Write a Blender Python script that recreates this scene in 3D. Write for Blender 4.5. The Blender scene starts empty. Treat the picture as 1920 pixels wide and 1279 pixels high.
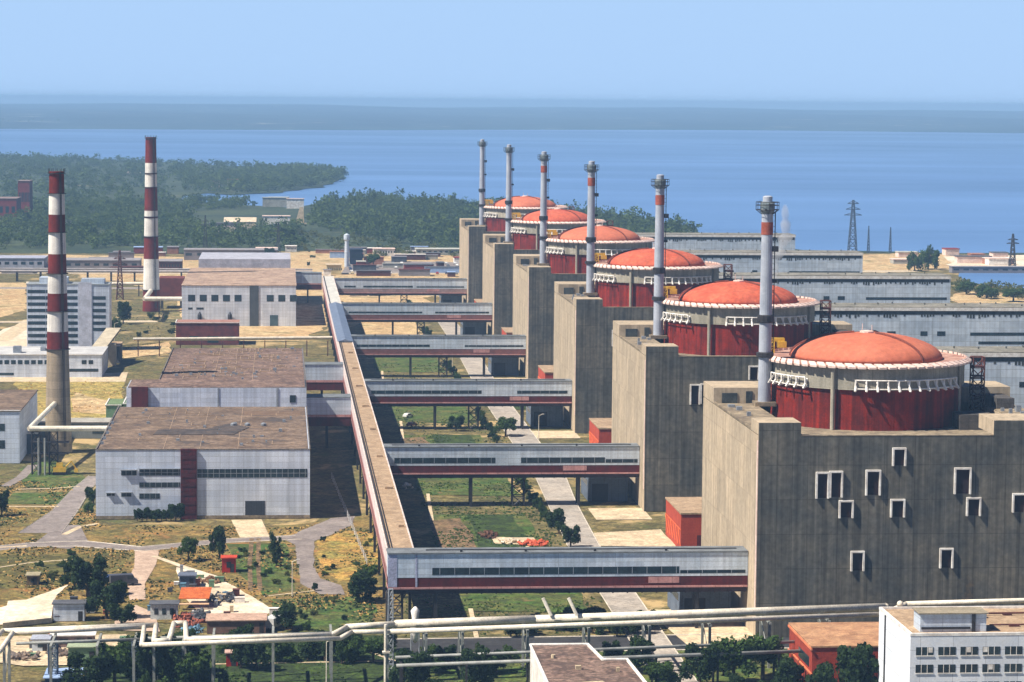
import bpy, math, random
import numpy as np
from math import radians as R, sin, cos, pi
random.seed(7); rng = np.random.default_rng(7)
sc = bpy.context.scene
COL = sc.collection

# ---------------------------------------------------------------- camera
W, H = 1920., 1279.
F, VX, VY, ROLL, CH, CX, CY = 4988., 526.7, 186., .0087, 110.1, .79, 8.04     # focal (px), vanishing point of the plant's long axis, roll, height
def _nm(a): a = np.array(a, float); return a/np.linalg.norm(a)
_d = np.array([(VX-W/2)/F, (H/2-VY)/F, -1.])
_u = _nm([ROLL, 1., ROLL*_d[0]+_d[1]]); _d = _nm(_d); _x = np.cross(_d, _u)
cam = bpy.data.cameras.new('camera'); cam.sensor_width = 36; cam.lens = 36*F/W
cam.clip_start = 5; cam.clip_end = 90000
co = bpy.data.objects.new('camera', cam); COL.objects.link(co); sc.camera = co
import mathutils
M3 = mathutils.Matrix([[_x[0], _x[1], _x[2]], [_d[0], _d[1], _d[2]], [_u[0], _u[1], _u[2]]])
co.matrix_world = mathutils.Matrix.Translation((CX, CY, CH)) @ M3.to_4x4()
def g(px, py, z=0.):                       # survey point: where the sight line to a spot of the ground (or a roof at z) lands
    r = np.array([(px-W/2)/F, (H/2-py)/F, -1.]); r = np.array([r@_x, r@_d, r@_u])
    t = (z-CH)/r[2]; return (r[0]*t+CX, r[1]*t+CY)

# ---------------------------------------------------------------- world, sun, exposure
SUN = _nm([0.58, 0.185, -0.79])            # travel direction of the light
elev = math.asin(-SUN[2]); az = math.atan2(-SUN[0], -SUN[1])
w = bpy.data.worlds.new("World"); sc.world = w; w.use_nodes = True
nt = w.node_tree; nt.nodes.clear()
out = nt.nodes.new('ShaderNodeOutputWorld'); bg = nt.nodes.new('ShaderNodeBackground')
sky = nt.nodes.new('ShaderNodeTexSky'); sky.sky_type = 'NISHITA'; sky.sun_disc = False
sky.sun_elevation = elev; sky.sun_rotation = az; sky.altitude = 100; sky.air_density = 1.0; sky.dust_density = .6; sky.ozone_density = 3.
tc = nt.nodes.new('ShaderNodeTexCoord'); sp = nt.nodes.new('ShaderNodeSeparateXYZ'); cb = nt.nodes.new('ShaderNodeCombineXYZ')
mx = nt.nodes.new('ShaderNodeMath'); mx.operation = 'MAXIMUM'; mx.inputs[1].default_value = .03
mul = nt.nodes.new('ShaderNodeMix'); mul.data_type = 'RGBA'; mul.blend_type = 'MULTIPLY'; mul.inputs[0].default_value = 1
mul.inputs[7].default_value = (.26, .36, .60, 1)
L = nt.links.new
L(tc.outputs['Generated'], sp.inputs[0]); L(sp.outputs[0], cb.inputs[0]); L(sp.outputs[1], cb.inputs[1]); L(sp.outputs[2], mx.inputs[0]); L(mx.outputs[0], cb.inputs[2])
L(cb.outputs[0], sky.inputs[0]); L(sky.outputs[0], mul.inputs[6]); L(mul.outputs[2], bg.inputs[0]); L(bg.outputs[0], out.inputs[0])
bg.inputs[1].default_value = .055
# clear blue air near the horizon blending into the Nishita sky higher up
rmp = nt.nodes.new('ShaderNodeValToRGB'); rmp.color_ramp.elements[0].position = .05; rmp.color_ramp.elements[0].color = (1, 1, 1, 1)
rmp.color_ramp.elements[1].position = .22; rmp.color_ramp.elements[1].color = (0, 0, 0, 1)
hz = nt.nodes.new('ShaderNodeMix'); hz.data_type = 'RGBA'; hz.inputs[7].default_value = (.252/.055, .375/.055, .556/.055, 1)
L(sp.outputs[2], rmp.inputs[0]); L(rmp.outputs[0], hz.inputs[0]); L(mul.outputs[2], hz.inputs[6]); L(hz.outputs[2], bg.inputs[0])
sl = bpy.data.lights.new('sun', 'SUN'); sl.energy = 5.0; sl.angle = R(.53); sl.color = (1, .915, .79)
so = bpy.data.objects.new('sun', sl); COL.objects.link(so)
so.rotation_euler = mathutils.Vector(SUN).to_track_quat('-Z', 'Y').to_euler(); so.location = (0, 0, 400)
sc.view_settings.view_transform = 'Standard'; sc.view_settings.look = 'None'; sc.view_settings.gamma = 1
sc.view_settings.exposure = 0.8
sc.cycles.use_denoising = True; sc.cycles.max_bounces = 6; sc.cycles.volume_bounces = 0; sc.cycles.volume_max_steps = 64
sc.cycles.use_adaptive_sampling = True; sc.cycles.adaptive_threshold = .02

# ---------------------------------------------------------------- materials
def C(r, gg, b):
    f = lambda v: (v/255/12.92) if v <= 10 else ((v/255+.055)/1.055)**2.4
    return (f(r), f(gg), f(b), 1)
_m = {}
GRAIN = {'ground_grass': 0.45, 'dry_grass_field': 0.45, 'green_lawn': 0.45, 'bright_lawn': 0.45, 'patchy_grass': 0.45, 'olive_grass': 0.45, 'ochre_verge': 0.45, 'ochre_grass': 0.45, 'brown_soil': 0.45, 'far_meadow': 0.45, 'sand_ground': 0.3, 'bitumen_roof_brown': 0.3, 'patched_roof_brown': 0.3, 'roof_pinktan': 0.3, 'salmon_roof': 0.3, 'asphalt': 0.16, 'pale_path': 0.16, 'white_sand': 0.16, 'gravel_roof_tan': 0.16, 'roof_concrete': 0.16, 'concrete': 0.05, 'dark_grey_panels': 0.07, 'orange_dome_paint': 0.1, 'salmon_dome_paint': 0.06, 'pale_concrete_road': 0.16, 'pink_path': 0.16, 'tan_roof2': 0.16, 'flat_pinkbrown': 0.16, 'hall_roof_gravel': 0.16, 'dark_asphalt': 0.16}
DIM = {'roof_concrete': 0.82, 'gravel_roof_tan': 0.82, 'asphalt': 0.82, 'dark_asphalt': 0.82, 'pale_concrete_road': 0.82, 'pale_path': 0.82, 'sand_ground': 0.82, 'white_sand': 0.82, 'dry_grass_field': 0.82, 'brown_soil': 0.82, 'ground_grass': 0.82, 'patchy_grass': 0.82, 'olive_grass': 0.82, 'ochre_verge': 0.82, 'pink_path': 0.82, 'ochre_grass': 0.82, 'bitumen_roof_brown': 0.82, 'patched_roof_brown': 0.82, 'roof_pinktan': 0.82, 'hall_roof_gravel': 0.82, 'red_paint': 0.82, 'salmon_dome_paint': 0.82, 'orange_dome_paint': 0.82, 'orange_brick': 0.82, 'tan_roof2': 0.82, 'deep_brick': 0.82, 'orange_top': 0.82, 'canopy_orange': 0.82, 'green_lawn': 0.85, 'bright_lawn': 0.85, 'far_meadow': 0.9}
def mat(name, col=None, rough=.85, col2=None, scale=.3, amt=.25, streak=0, panel=None, metal=0, bump=0, fine=3., stain=None, stain2=None, spec=.3):
    """procedural surface: two scales of mottling, optional vertical streaks, panel joints (w,h) in metres, stain patches"""
    if name in _m: return _m[name]
    if name in DIM: col = tuple(c*DIM[name] for c in col[:3])+(1,); col2 = tuple(c*DIM[name] for c in col2[:3])+(1,) if col2 else None
    m = bpy.data.materials.new(name); m.use_nodes = True; t = m.node_tree; n = t.nodes; l = t.links.new
    b = n['Principled BSDF']; b.inputs['Roughness'].default_value = rough; b.inputs['Metallic'].default_value = metal
    b.inputs['Specular IOR Level'].default_value = spec
    geo = n.new('ShaderNodeNewGeometry')
    col2 = col2 or tuple(c*(1-amt*1.2) for c in col[:3])+(1,)
    n1 = n.new('ShaderNodeTexNoise'); n1.inputs['Scale'].default_value = scale; n1.inputs['Detail'].default_value = 6; n1.inputs['Roughness'].default_value = .65
    l(geo.outputs['Position'], n1.inputs['Vector'])
    cr = n.new('ShaderNodeValToRGB'); cr.color_ramp.elements[0].position = .38; cr.color_ramp.elements[1].position = .62
    cr.color_ramp.elements[0].color = col2; cr.color_ramp.elements[1].color = col
    l(n1.outputs[0], cr.inputs[0]); cur = cr.outputs[0]
    def mulmix(cur, fac_socket, lo, hi=1., wd=.15):
        mr = n.new('ShaderNodeMapRange'); mr.inputs[1].default_value = .5-wd; mr.inputs[2].default_value = .5+wd; mr.inputs[3].default_value = lo; mr.inputs[4].default_value = hi
        l(fac_socket, mr.inputs[0]); mm = n.new('ShaderNodeMix'); mm.data_type = 'RGBA'; mm.blend_type = 'MULTIPLY'; mm.inputs[0].default_value = 1
        l(cur, mm.inputs[6]); l(mr.outputs[0], mm.inputs[7]); return mm.outputs[2]
    n2 = n.new('ShaderNodeTexNoise'); n2.inputs['Scale'].default_value = fine; n2.inputs['Detail'].default_value = 3
    l(geo.outputs['Position'], n2.inputs['Vector']); cur = mulmix(cur, n2.outputs[0], 1-amt, 1+amt*.4)
    if name in GRAIN:
        ng = n.new('ShaderNodeTexNoise'); ng.inputs['Scale'].default_value = 1.1; ng.inputs['Detail'].default_value = 8; ng.inputs['Roughness'].default_value = .8
        l(geo.outputs['Position'], ng.inputs['Vector']); cur = mulmix(cur, ng.outputs[0], 1-GRAIN[name], 1+GRAIN[name]*.9, .07)
        ng = n.new('ShaderNodeTexNoise'); ng.inputs['Scale'].default_value = .28; ng.inputs['Detail'].default_value = 6; ng.inputs['Distortion'].default_value = 1.2
        l(geo.outputs['Position'], ng.inputs['Vector']); cur = mulmix(cur, ng.outputs[0], 1-GRAIN[name]*.8, 1+GRAIN[name]*.5, .08)
    if streak:
        mp = n.new('ShaderNodeMapping'); mp.inputs['Scale'].default_value = (1.1, 1.1, .03); l(geo.outputs['Position'], mp.inputs[0])
        n3 = n.new('ShaderNodeTexNoise'); n3.inputs['Scale'].default_value = 1.; n3.inputs['Detail'].default_value = 5; l(mp.outputs[0], n3.inputs['Vector'])
        cur = mulmix(cur, n3.outputs[0], 1-streak, 1+streak*.4)
    if panel:
        s = n.new('ShaderNodeSeparateXYZ'); l(geo.outputs['Position'], s.inputs[0]); a = n.new('ShaderNodeMath'); a.operation = 'ADD'
        l(s.outputs[0], a.inputs[0]); l(s.outputs[1], a.inputs[1]); cc = n.new('ShaderNodeCombineXYZ'); l(a.outputs[0], cc.inputs[0]); l(s.outputs[2], cc.inputs[1])
        bt = n.new('ShaderNodeTexBrick'); bt.offset = 0; bt.inputs['Scale'].default_value = 1; bt.inputs['Brick Width'].default_value = panel[0]; bt.inputs['Row Height'].default_value = panel[1]
        bt.inputs['Mortar Size'].default_value = panel[2] if len(panel) > 2 else .06; bt.inputs['Mortar Smooth'].default_value = .3
        bt.inputs['Color1'].default_value = (1, 1, 1, 1); bt.inputs['Color2'].default_value = (.8, .815, .83, 1); bt.inputs['Mortar'].default_value = (.62, .62, .62, 1)
        l(cc.outputs[0], bt.inputs[0]); mm = n.new('ShaderNodeMix'); mm.data_type = 'RGBA'; mm.blend_type = 'MULTIPLY'; mm.inputs[0].default_value = 1
        l(cur, mm.inputs[6]); l(bt.outputs[0], mm.inputs[7]); cur = mm.outputs[2]
    for stain in [q for q in (stain, stain2) if q]:
        n4 = n.new('ShaderNodeTexNoise'); n4.inputs['Scale'].default_value = stain[1]; n4.inputs['Detail'].default_value = 8; n4.inputs['Roughness'].default_value = .7; n4.inputs['Distortion'].default_value = .4
        l(geo.outputs['Position'], n4.inputs['Vector']); c4 = n.new('ShaderNodeValToRGB'); c4.color_ramp.elements[0].position = stain[2]; c4.color_ramp.elements[1].position = stain[2]+.08
        l(n4.outputs[0], c4.inputs[0]); mm = n.new('ShaderNodeMix'); mm.data_type = 'RGBA'; l(c4.outputs[0], mm.inputs[0]); l(cur, mm.inputs[6]); mm.inputs[7].default_value = stain[0]; cur = mm.outputs[2]
    l(cur, b.inputs['Base Color'])
    if bump:
        bp = n.new('ShaderNodeBump'); bp.inputs['Strength'].default_value = .6; bp.inputs['Distance'].default_value = bump; l(n2.outputs[0], bp.inputs['Height']); l(bp.outputs[0], b.inputs['Normal'])
    _m[name] = m; return m

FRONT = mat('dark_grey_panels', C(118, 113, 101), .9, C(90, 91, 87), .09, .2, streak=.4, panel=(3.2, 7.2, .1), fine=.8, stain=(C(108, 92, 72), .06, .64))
CONC = mat('concrete', C(190, 172, 146), .9, C(176, 160, 136), .12, .12, streak=.22, panel=(3., 9.5, .05), fine=.8)
CONCD = mat('roof_concrete', C(165, 150, 125), .9, C(125, 112, 95), .25, .25, fine=1.2)
GREYC = mat('grey_drum_concrete', C(172, 165, 148), .9, C(150, 145, 130), .2, .15, streak=.22, panel=(2.4, 12, .05))
RED = mat('red_cladding', C(146, 34, 12), .85, C(108, 24, 12), .2, .25, streak=.5, panel=(1.6, 20, .05))
DOME1 = mat('salmon_dome_paint', C(208, 122, 92), .85, C(196, 108, 80), .12, .12, fine=1.0)
DOME2 = mat('orange_dome_paint', C(208, 108, 78), .85, C(194, 88, 62), .2, .2, fine=1.0)
WHITE = mat('white_paint', C(240, 238, 232), .6, C(205, 198, 190), .5, .1)
PINKW = mat('pinkish_white', C(232, 208, 196), .8, C(206, 180, 168), .6, .12)
PALE = mat('pale_blue_panel', C(222, 232, 242), .55, C(206, 220, 234), .1, .1, panel=(6, 1.2, .05), streak=.16, metal=.3)
PALE2 = mat('white_wall_panel', C(226, 234, 246), .55, C(212, 222, 238), .15, .1, panel=(6, 1.5, .05), streak=.16, metal=.3)
PALEH = mat('hall_panel', C(224, 234, 244), .55, C(208, 222, 236), .05, .12, panel=(12, 2.4, .08), streak=.16, fine=.5, metal=.3)
BRICK = mat('orange_brick', C(190, 78, 52), .9, C(168, 64, 44), .5, .15)
MAROON = mat('maroon_panel', C(92, 24, 22), .8, C(72, 26, 26), .3, .15, streak=.2)
PINKR = mat('pinkish_panel', C(200, 150, 144), .8, C(182, 130, 126), .6, .15, panel=(3, 2.4, .12))
TAN = mat('gravel_roof_tan', C(186, 160, 130), .95, C(168, 142, 114), .25, .18, fine=2.)
BROWNR = mat('bitumen_roof_brown', C(138, 118, 100), .95, C(112, 94, 80), .12, .25, fine=.9, stain=(C(74, 66, 62), .09, .56), panel=None)
BROWN2 = mat('patched_roof_brown', C(146, 122, 108), .95, C(112, 90, 80), .2, .3, fine=1.1, stain=(C(82, 68, 62), .16, .54))
DARKM = mat('dark_steel', C(58, 56, 58), .6, None, .5, .2, metal=.3)
RUST = mat('rusty_steel', C(96, 52, 44), .8, C(74, 40, 36), .8, .3)
GREYM = mat('galvanised_steel', C(160, 166, 172), .45, C(136, 142, 150), .6, .15, metal=.4)
GLASS = mat('dark_glass', C(26, 38, 46), .25, C(44, 62, 70), .35, .3, spec=.5)
LOUV = mat('louvre_dark', C(46, 52, 54), .8, C(78, 84, 84), .4, .3)
PIPEW = mat('pipe_lagging', C(232, 224, 206), .6, C(204, 194, 176), .4, .18)
PIPEG = mat('pipe_grey', C(150, 152, 148), .5, C(120, 122, 120), .4, .15)
STACK = mat('stack_paint', C(170, 176, 186), .6, C(150, 157, 170), .2, .1, streak=.1)
CHR = mat('chimney_red', C(112, 30, 24), .85, C(88, 24, 22), .2, .2, streak=.2)
CHW = mat('chimney_white', C(226, 222, 214), .85, C(204, 200, 194), .2, .12, streak=.2)
CHC = mat('chimney_concrete', C(164, 148, 126), .9, C(146, 132, 112), .1, .15, streak=.15, panel=(50, 2.5, .07))
ORANGE = mat('orange_paint', C(214, 104, 52), .7, C(188, 84, 44), .6, .2)
REDP = mat('red_paint', C(190, 44, 30), .6, C(160, 36, 28), .6, .15)
YEL = mat('yellow_paint', C(214, 176, 60), .6, C(190, 150, 50), .6, .15)
BLUEP = mat('blue_roof_metal', C(160, 184, 220), .5, C(140, 165, 205), .6, .12)
GREENP = mat('green_paint', C(110, 140, 110), .6, C(92, 122, 96), .6, .15)
TYRE = mat('tyre', C(28, 28, 28), .9)
BARK = mat('bark', C(84, 66, 50), .95, C(60, 48, 38), 2., .3)
CARW = mat('car_white', C(225, 225, 222), .35); CARB = mat('car_blue', C(40, 60, 100), .35); CARR = mat('car_red', C(150, 40, 34), .35); CARG = mat('car_grey', C(120, 124, 128), .35); CARY = mat('car_beige', C(206, 190, 150), .4)
ASPH = mat('asphalt', C(150, 140, 134), .95, C(132, 122, 118), .12, .12, fine=.9)
ASPHD = mat('dark_asphalt', C(66, 66, 68), .95, C(50, 50, 54), .12, .2, fine=.7)
ROADL = mat('pale_concrete_road', C(190, 180, 168), .95, C(172, 162, 150), .15, .12, panel=(6, 6, .05))
PATH = mat('pale_path', C(222, 204, 170), .95, C(200, 178, 146), .3, .15, fine=1.2)
SAND = mat('sand_ground', C(220, 194, 146), .95, C(190, 156, 110), .05, .2, fine=.5, stain=(C(132, 116, 76), .05, .54), stain2=(C(96, 96, 62), .09, .6))
SANDW = mat('white_sand', C(240, 226, 204), .95, C(220, 200, 170), .03, .12, fine=.3)
LAWN = mat('green_lawn', C(66, 96, 34), .95, C(98, 100, 50), .12, .3, fine=1.5, stain=(C(112, 96, 58), .14, .58), bump=.15)
LAWNB = mat('bright_lawn', C(64, 84, 28), .95, C(46, 62, 26), .2, .35, fine=1.8, stain=(C(88, 84, 44), .2, .62), bump=.15)
DRY = mat('dry_grass_field', C(150, 122, 68), .95, C(112, 104, 56), .09, .22, fine=.9, stain=(C(150, 104, 58), .07, .57), stain2=(C(88, 88, 44), .16, .56), bump=.15)
SOIL = mat('brown_soil', C(140, 112, 84), .95, C(112, 96, 66), .3, .25, fine=1.)
GND = mat('ground_grass', C(128, 114, 70), .95, C(96, 92, 54), .045, .22, fine=.6, stain=(C(170, 146, 102), .035, .55), stain2=(C(78, 84, 42), .11, .56), bump=.15)
FIELD = mat('far_meadow', C(72, 84, 52), .95, C(46, 62, 42), .012, .3, fine=.08, stain=(C(118, 110, 80), .009, .62))
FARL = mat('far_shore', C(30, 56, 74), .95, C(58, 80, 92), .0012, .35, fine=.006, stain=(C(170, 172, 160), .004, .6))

def leafmat(name, a, b):
    m = mat(name, a, .8, b, .9, .35, fine=3.5); t = m.node_tree; n = t.nodes
    pb = n['Principled BSDF']; pb.inputs['Specular IOR Level'].default_value = .15
    tr = n.new('ShaderNodeBsdfTranslucent'); tr.inputs[0].default_value = tuple(c*1.2 for c in a[:3])+(1,)
    ms = n.new('ShaderNodeMixShader'); ms.inputs[0].default_value = .25; o = n['Material Output']
    t.links.new(pb.outputs[0], ms.inputs[1]); t.links.new(tr.outputs[0], ms.inputs[2]); t.links.new(ms.outputs[0], o.inputs[0]); return m
LEAF = leafmat('leaves_green', C(76, 98, 44), C(42, 66, 30))
LEAFD = leafmat('leaves_dark', C(54, 74, 38), C(30, 48, 28))
LEAFY = leafmat('leaves_olive', C(104, 108, 58), C(74, 86, 44))
FOREST = leafmat('forest_leaves', C(92, 110, 56), C(46, 68, 42))
FOREST.node_tree.nodes['Noise Texture'].inputs['Scale'].default_value = .03

def water_mat(name, c, streak=True):
    m = bpy.data.materials.new(name); m.use_nodes = True; t = m.node_tree; n = t.nodes; l = t.links.new; b = n['Principled BSDF']
    b.inputs['Roughness'].default_value = .28; b.inputs['IOR'].default_value = 1.33
    geo = n.new('ShaderNodeNewGeometry'); mp = n.new('ShaderNodeMapping'); mp.inputs['Scale'].default_value = (.0005, .0013, 1); l(geo.outputs['Position'], mp.inputs[0])
    ns = n.new('ShaderNodeTexNoise'); ns.inputs['Scale'].default_value = 1; ns.inputs['Detail'].default_value = 7; ns.inputs['Roughness'].default_value = .6; ns.inputs['Distortion'].default_value = .6; l(mp.outputs[0], ns.inputs['Vector'])
    cr = n.new('ShaderNodeValToRGB'); cr.color_ramp.elements[0].position = .36; cr.color_ramp.elements[1].position = .64
    cr.color_ramp.elements[0].color = tuple(v*.8 for v in c[:3])+(1,); cr.color_ramp.elements[1].color = tuple(v*1.2 for v in c[:3])+(1,); l(ns.outputs[0], cr.inputs[0]); l(cr.outputs[0], b.inputs['Base Color'])
    mr = n.new('ShaderNodeMapRange'); mr.inputs[1].default_value = .35; mr.inputs[2].default_value = .65; mr.inputs[3].default_value = .40; mr.inputs[4].default_value = .28; l(ns.outputs[0], mr.inputs[0]); l(mr.outputs[0], b.inputs['Roughness'])
    n2 = n.new('ShaderNodeTexNoise'); n2.inputs['Scale'].default_value = .05; n2.inputs['Detail'].default_value = 5; l(geo.outputs['Position'], n2.inputs['Vector'])
    bp = n.new('ShaderNodeBump'); bp.inputs['Strength'].default_value = .5; bp.inputs['Distance'].default_value = 2.; l(n2.outputs[0], bp.inputs['Height']); l(bp.outputs[0], b.inputs['Normal'])
    return m
WATER = water_mat('reservoir_water', (.10, .205, .42, 1))

# ---------------------------------------------------------------- mesh helpers
class MB:
    def __init__(s): s.v = []; s.f = []
    def add(s, vs, fs):
        o = len(s.v); s.v += [tuple(map(float, p)) for p in vs]; s.f += [tuple(i+o for i in f) for f in fs]; return s
    def box(s, x0, x1, y0, y1, z0, z1):
        return s.add([(x0,y0,z0),(x1,y0,z0),(x1,y1,z0),(x0,y1,z0),(x0,y0,z1),(x1,y0,z1),(x1,y1,z1),(x0,y1,z1)],
            [(0,3,2,1),(4,5,6,7),(0,1,5,4),(1,2,6,5),(2,3,7,6),(3,0,4,7)])
    def prism(s, pts, z0, z1):
        n = len(pts); a = sum(pts[i][0]*pts[(i+1)%n][1]-pts[(i+1)%n][0]*pts[i][1] for i in range(n))
        if a < 0: pts = pts[::-1]
        return s.add([(p[0],p[1],z0) for p in pts]+[(p[0],p[1],z1) for p in pts], [tuple(range(n))[::-1], tuple(range(n, 2*n))]+[(i,(i+1)%n,(i+1)%n+n,i+n) for i in range(n)])
    def lathe(s, cx, cy, prof, n=32, a0=0, a1=2*pi, cap=True):
        full = abs(a1-a0-2*pi) < 1e-6; m = n if full else n+1; vs = []
        for r, z in prof:
            for k in range(m): a = a0+(a1-a0)*k/n; vs.append((cx+r*cos(a), cy+r*sin(a), z))
        fs = []
        for j in range(len(prof)-1):
            for k in range(n if full else n): k2 = (k+1) % m; fs.append((j*m+k, j*m+k2, (j+1)*m+k2, (j+1)*m+k))
        if cap and full: fs.append(tuple(range(m))[::-1]); fs.append(tuple(range((len(prof)-1)*m, len(prof)*m)))
        return s.add(vs, fs)
    def tube(s, p, q, r, n=8, r2=None):
        p = np.array(p, float); q = np.array(q, float); d = _nm(q-p); a = np.array([0, 0, 1.]) if abs(d[2]) < .9 else np.array([1., 0, 0])
        e1 = _nm(np.cross(d, a)); e2 = np.cross(d, e1); vs = []
        for c, rr in ((p, r), (q, r if r2 is None else r2)):
            for k in range(n): t = 2*pi*k/n; vs.append(tuple(c+rr*(cos(t)*e1+sin(t)*e2)))
        return s.add(vs, [(k, (k+1)%n, n+(k+1)%n, n+k) for k in range(n)]+[tuple(range(n))[::-1], tuple(range(n, 2*n))])
    def path(s, pts, r, n=8):
        for a, b in zip(pts, pts[1:]): s.tube(a, b, r, n)
        return s
    def lattice(s, x, y, z0, z1, w0, w1, r=.09, seg=6):
        c = lambda k, z: (x+(1 if k in (1,2) else -1)*(w0+(w1-w0)*(z-z0)/(z1-z0))/2, y+(1 if k in (2,3) else -1)*(w0+(w1-w0)*(z-z0)/(z1-z0))/2, z)
        for k in range(4): s.tube(c(k, z0), c(k, z1), r, 4)
        for j in range(seg):
            a = z0+(z1-z0)*j/seg; b = z0+(z1-z0)*(j+1)/seg
            for k in range(4): s.tube(c(k, a), c((k+1)%4, b), r*.7, 4); s.tube(c(k, b), c((k+1)%4, b), r*.7, 4)
        return s
def thing(name, label, cat, loc, group=None):
    o = bpy.data.objects.new(name, None); COL.objects.link(o); o.location = loc; o.empty_display_size = .5
    o['label'] = label; o['category'] = cat
    if group: o['group'] = group
    o['org'] = tuple(float(v) for v in loc); return o
def mesh(name, mb, m, parent=None, smooth=False, org=None):
    """link as one mesh object; vertices are given in world metres"""
    root = parent
    while root is not None and root.parent is not None: root = root.parent
    off = org if org is not None else (tuple(root['org']) if root is not None else (0, 0, 0))
    me = bpy.data.meshes.new(name); me.from_pydata([(v[0]-off[0], v[1]-off[1], v[2]-off[2]) for v in mb.v], [], mb.f)
    for q in (m if isinstance(m, (list, tuple)) else [m]): me.materials.append(q)
    if smooth: me.polygons.foreach_set('use_smooth', [True]*len(me.polygons))
    me.update(); o = bpy.data.objects.new(name, me); COL.objects.link(o)
    if parent is not None: o.parent = parent
    elif org is not None: o.location = org
    return o
def tag(o, label=None, cat=None, group=None, kind=None):
    if label: o['label'] = label
    if cat: o['category'] = cat
    if group: o['group'] = group
    if kind: o['kind'] = kind
    return o
def kids(o): return [c for c in bpy.data.objects if c.parent == o]
def copy_thing(o, loc, label=None, rz=None, sc_=None):
    c = o.copy(); COL.objects.link(c); c.location = loc
    if label: c['label'] = label
    if rz is not None: c.rotation_euler = (0, 0, rz)
    if sc_ is not None: c.scale = sc_
    for ch in o.children:
        d = ch.copy(); COL.objects.link(d); d.parent = c
        for gr in ch.children: e = gr.copy(); COL.objects.link(e); e.parent = d
    return c

# ---------------------------------------------------------------- ground, water, roads
PAVED = []
def on_paved(p):
    for P in PAVED:
        c = False
        for (x1, y1), (x2, y2) in zip(P, P[1:]+P[:1]):
            if (y1 > p[1]) != (y2 > p[1]) and p[0] < (x2-x1)*(p[1]-y1)/(y2-y1)+x1: c = not c
        if c: return True
    return False
def poly(name, pts, m, z, world=False, jit=0, kind='structure', sub=0):
    P = [p if world else g(*p) for p in pts]
    if sub:
        Q = []
        for a, b in zip(P, P[1:]+P[:1]):
            L_ = math.hypot(b[0]-a[0], b[1]-a[1]); k = max(1, int(L_/sub))
            for i in range(k):
                t = i/k; Q.append((a[0]+(b[0]-a[0])*t+random.uniform(-jit, jit), a[1]+(b[1]-a[1])*t+random.uniform(-jit, jit)))
        P = Q
    a = sum(P[i][0]*P[(i+1)%len(P)][1]-P[(i+1)%len(P)][0]*P[i][1] for i in range(len(P)))
    if a < 0: P = P[::-1]
    if name in ('road', 'path', 'car_park'): PAVED.append([tuple(p) for p in P])
    mb = MB(); mb.add([(p[0], p[1], z) for p in P], [tuple(range(len(P)))])
    o = mesh(name, mb, m); return tag(o, kind=kind)
KERB = mat('kerb_stone', C(196, 186, 170))
def strip(name, pts, width, m, z, jit=0, world=False, kerb=None):
    P = [np.array(p if world else g(*p)) for p in pts]; l = []; r = []
    for i, p in enumerate(P):
        d = P[min(i+1, len(P)-1)]-P[max(i-1, 0)]; d = d/np.linalg.norm(d); nn = np.array([-d[1], d[0]])
        wd = width[i] if isinstance(width, (list, tuple)) else width
        l.append(p+nn*wd/2); r.append(p-nn*wd/2)
    PAVED.append([tuple(p) for p in l]+[tuple(p) for p in r[::-1]])
    if name == 'road':
        kb = MB()
        for side in (l, r):
            for p, q in zip(side, side[1:]): kb.tube((*p, z), (*q, z), .16, 4)
        tag(mesh('kerb', kb, KERB), kind='structure')
    mb = MB(); n = len(P); mb.add([(*p, z) for p in l]+[(*p, z) for p in r], [(i, i+n, i+n+1, i+1) for i in range(n-1)])
    return tag(mesh(name, mb, m), kind='structure')

poly('water', [(-25500, 800), (25500, 800), (25500, 21800), (-25500, 21800)], WATER, -1.0, world=True)
coast = [(-3000, 200)] + [(-3000, 4500)] + [g(*p) for p in [(0, 291), (130, 296), (300, 303), (450, 312), (560, 317), (612, 325), (655, 333), (640, 338), (600, 350), (520, 361), (430, 364), (380, 362), (350, 366),
    (352, 374), (400, 379), (480, 386), (540, 388), (575, 386), (600, 378), (640, 372), (680, 370), (760, 374), (880, 384), (1000, 392), (1120, 402), (1230, 415), (1310, 432), (1345, 446), (1420, 460), (1520, 470), (1640, 472), (1780, 474), (1930, 476), (2100, 480)]] + [(3000, 1700), (3000, 200)]
_c = []
for a_, b_ in zip(coast[2:-2], coast[3:-2]):
    k_ = max(1, int(math.hypot(b_[0]-a_[0], b_[1]-a_[1])/35))
    for i_ in range(k_): t_ = i_/k_; _c.append((a_[0]+(b_[0]-a_[0])*t_+random.uniform(-7, 7), a_[1]+(b_[1]-a_[1])*t_+random.uniform(-16, 16)))
coast = coast[:2]+_c+[coast[-3]]+coast[-2:]
poly('ground', coast, GND, -.12, world=True)
poly('inlet_water', [(1795, 512), (1840, 507), (1935, 508), (1935, 548), (1880, 540), (1840, 532), (1805, 526)], WATER, .0, sub=15, jit=2)
poly('meadow', coast[1:-2]+[g(1300, 470), g(900, 470), g(560, 470), g(300, 476), (-3000, 2000)], FIELD, -.04, world=True)
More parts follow.
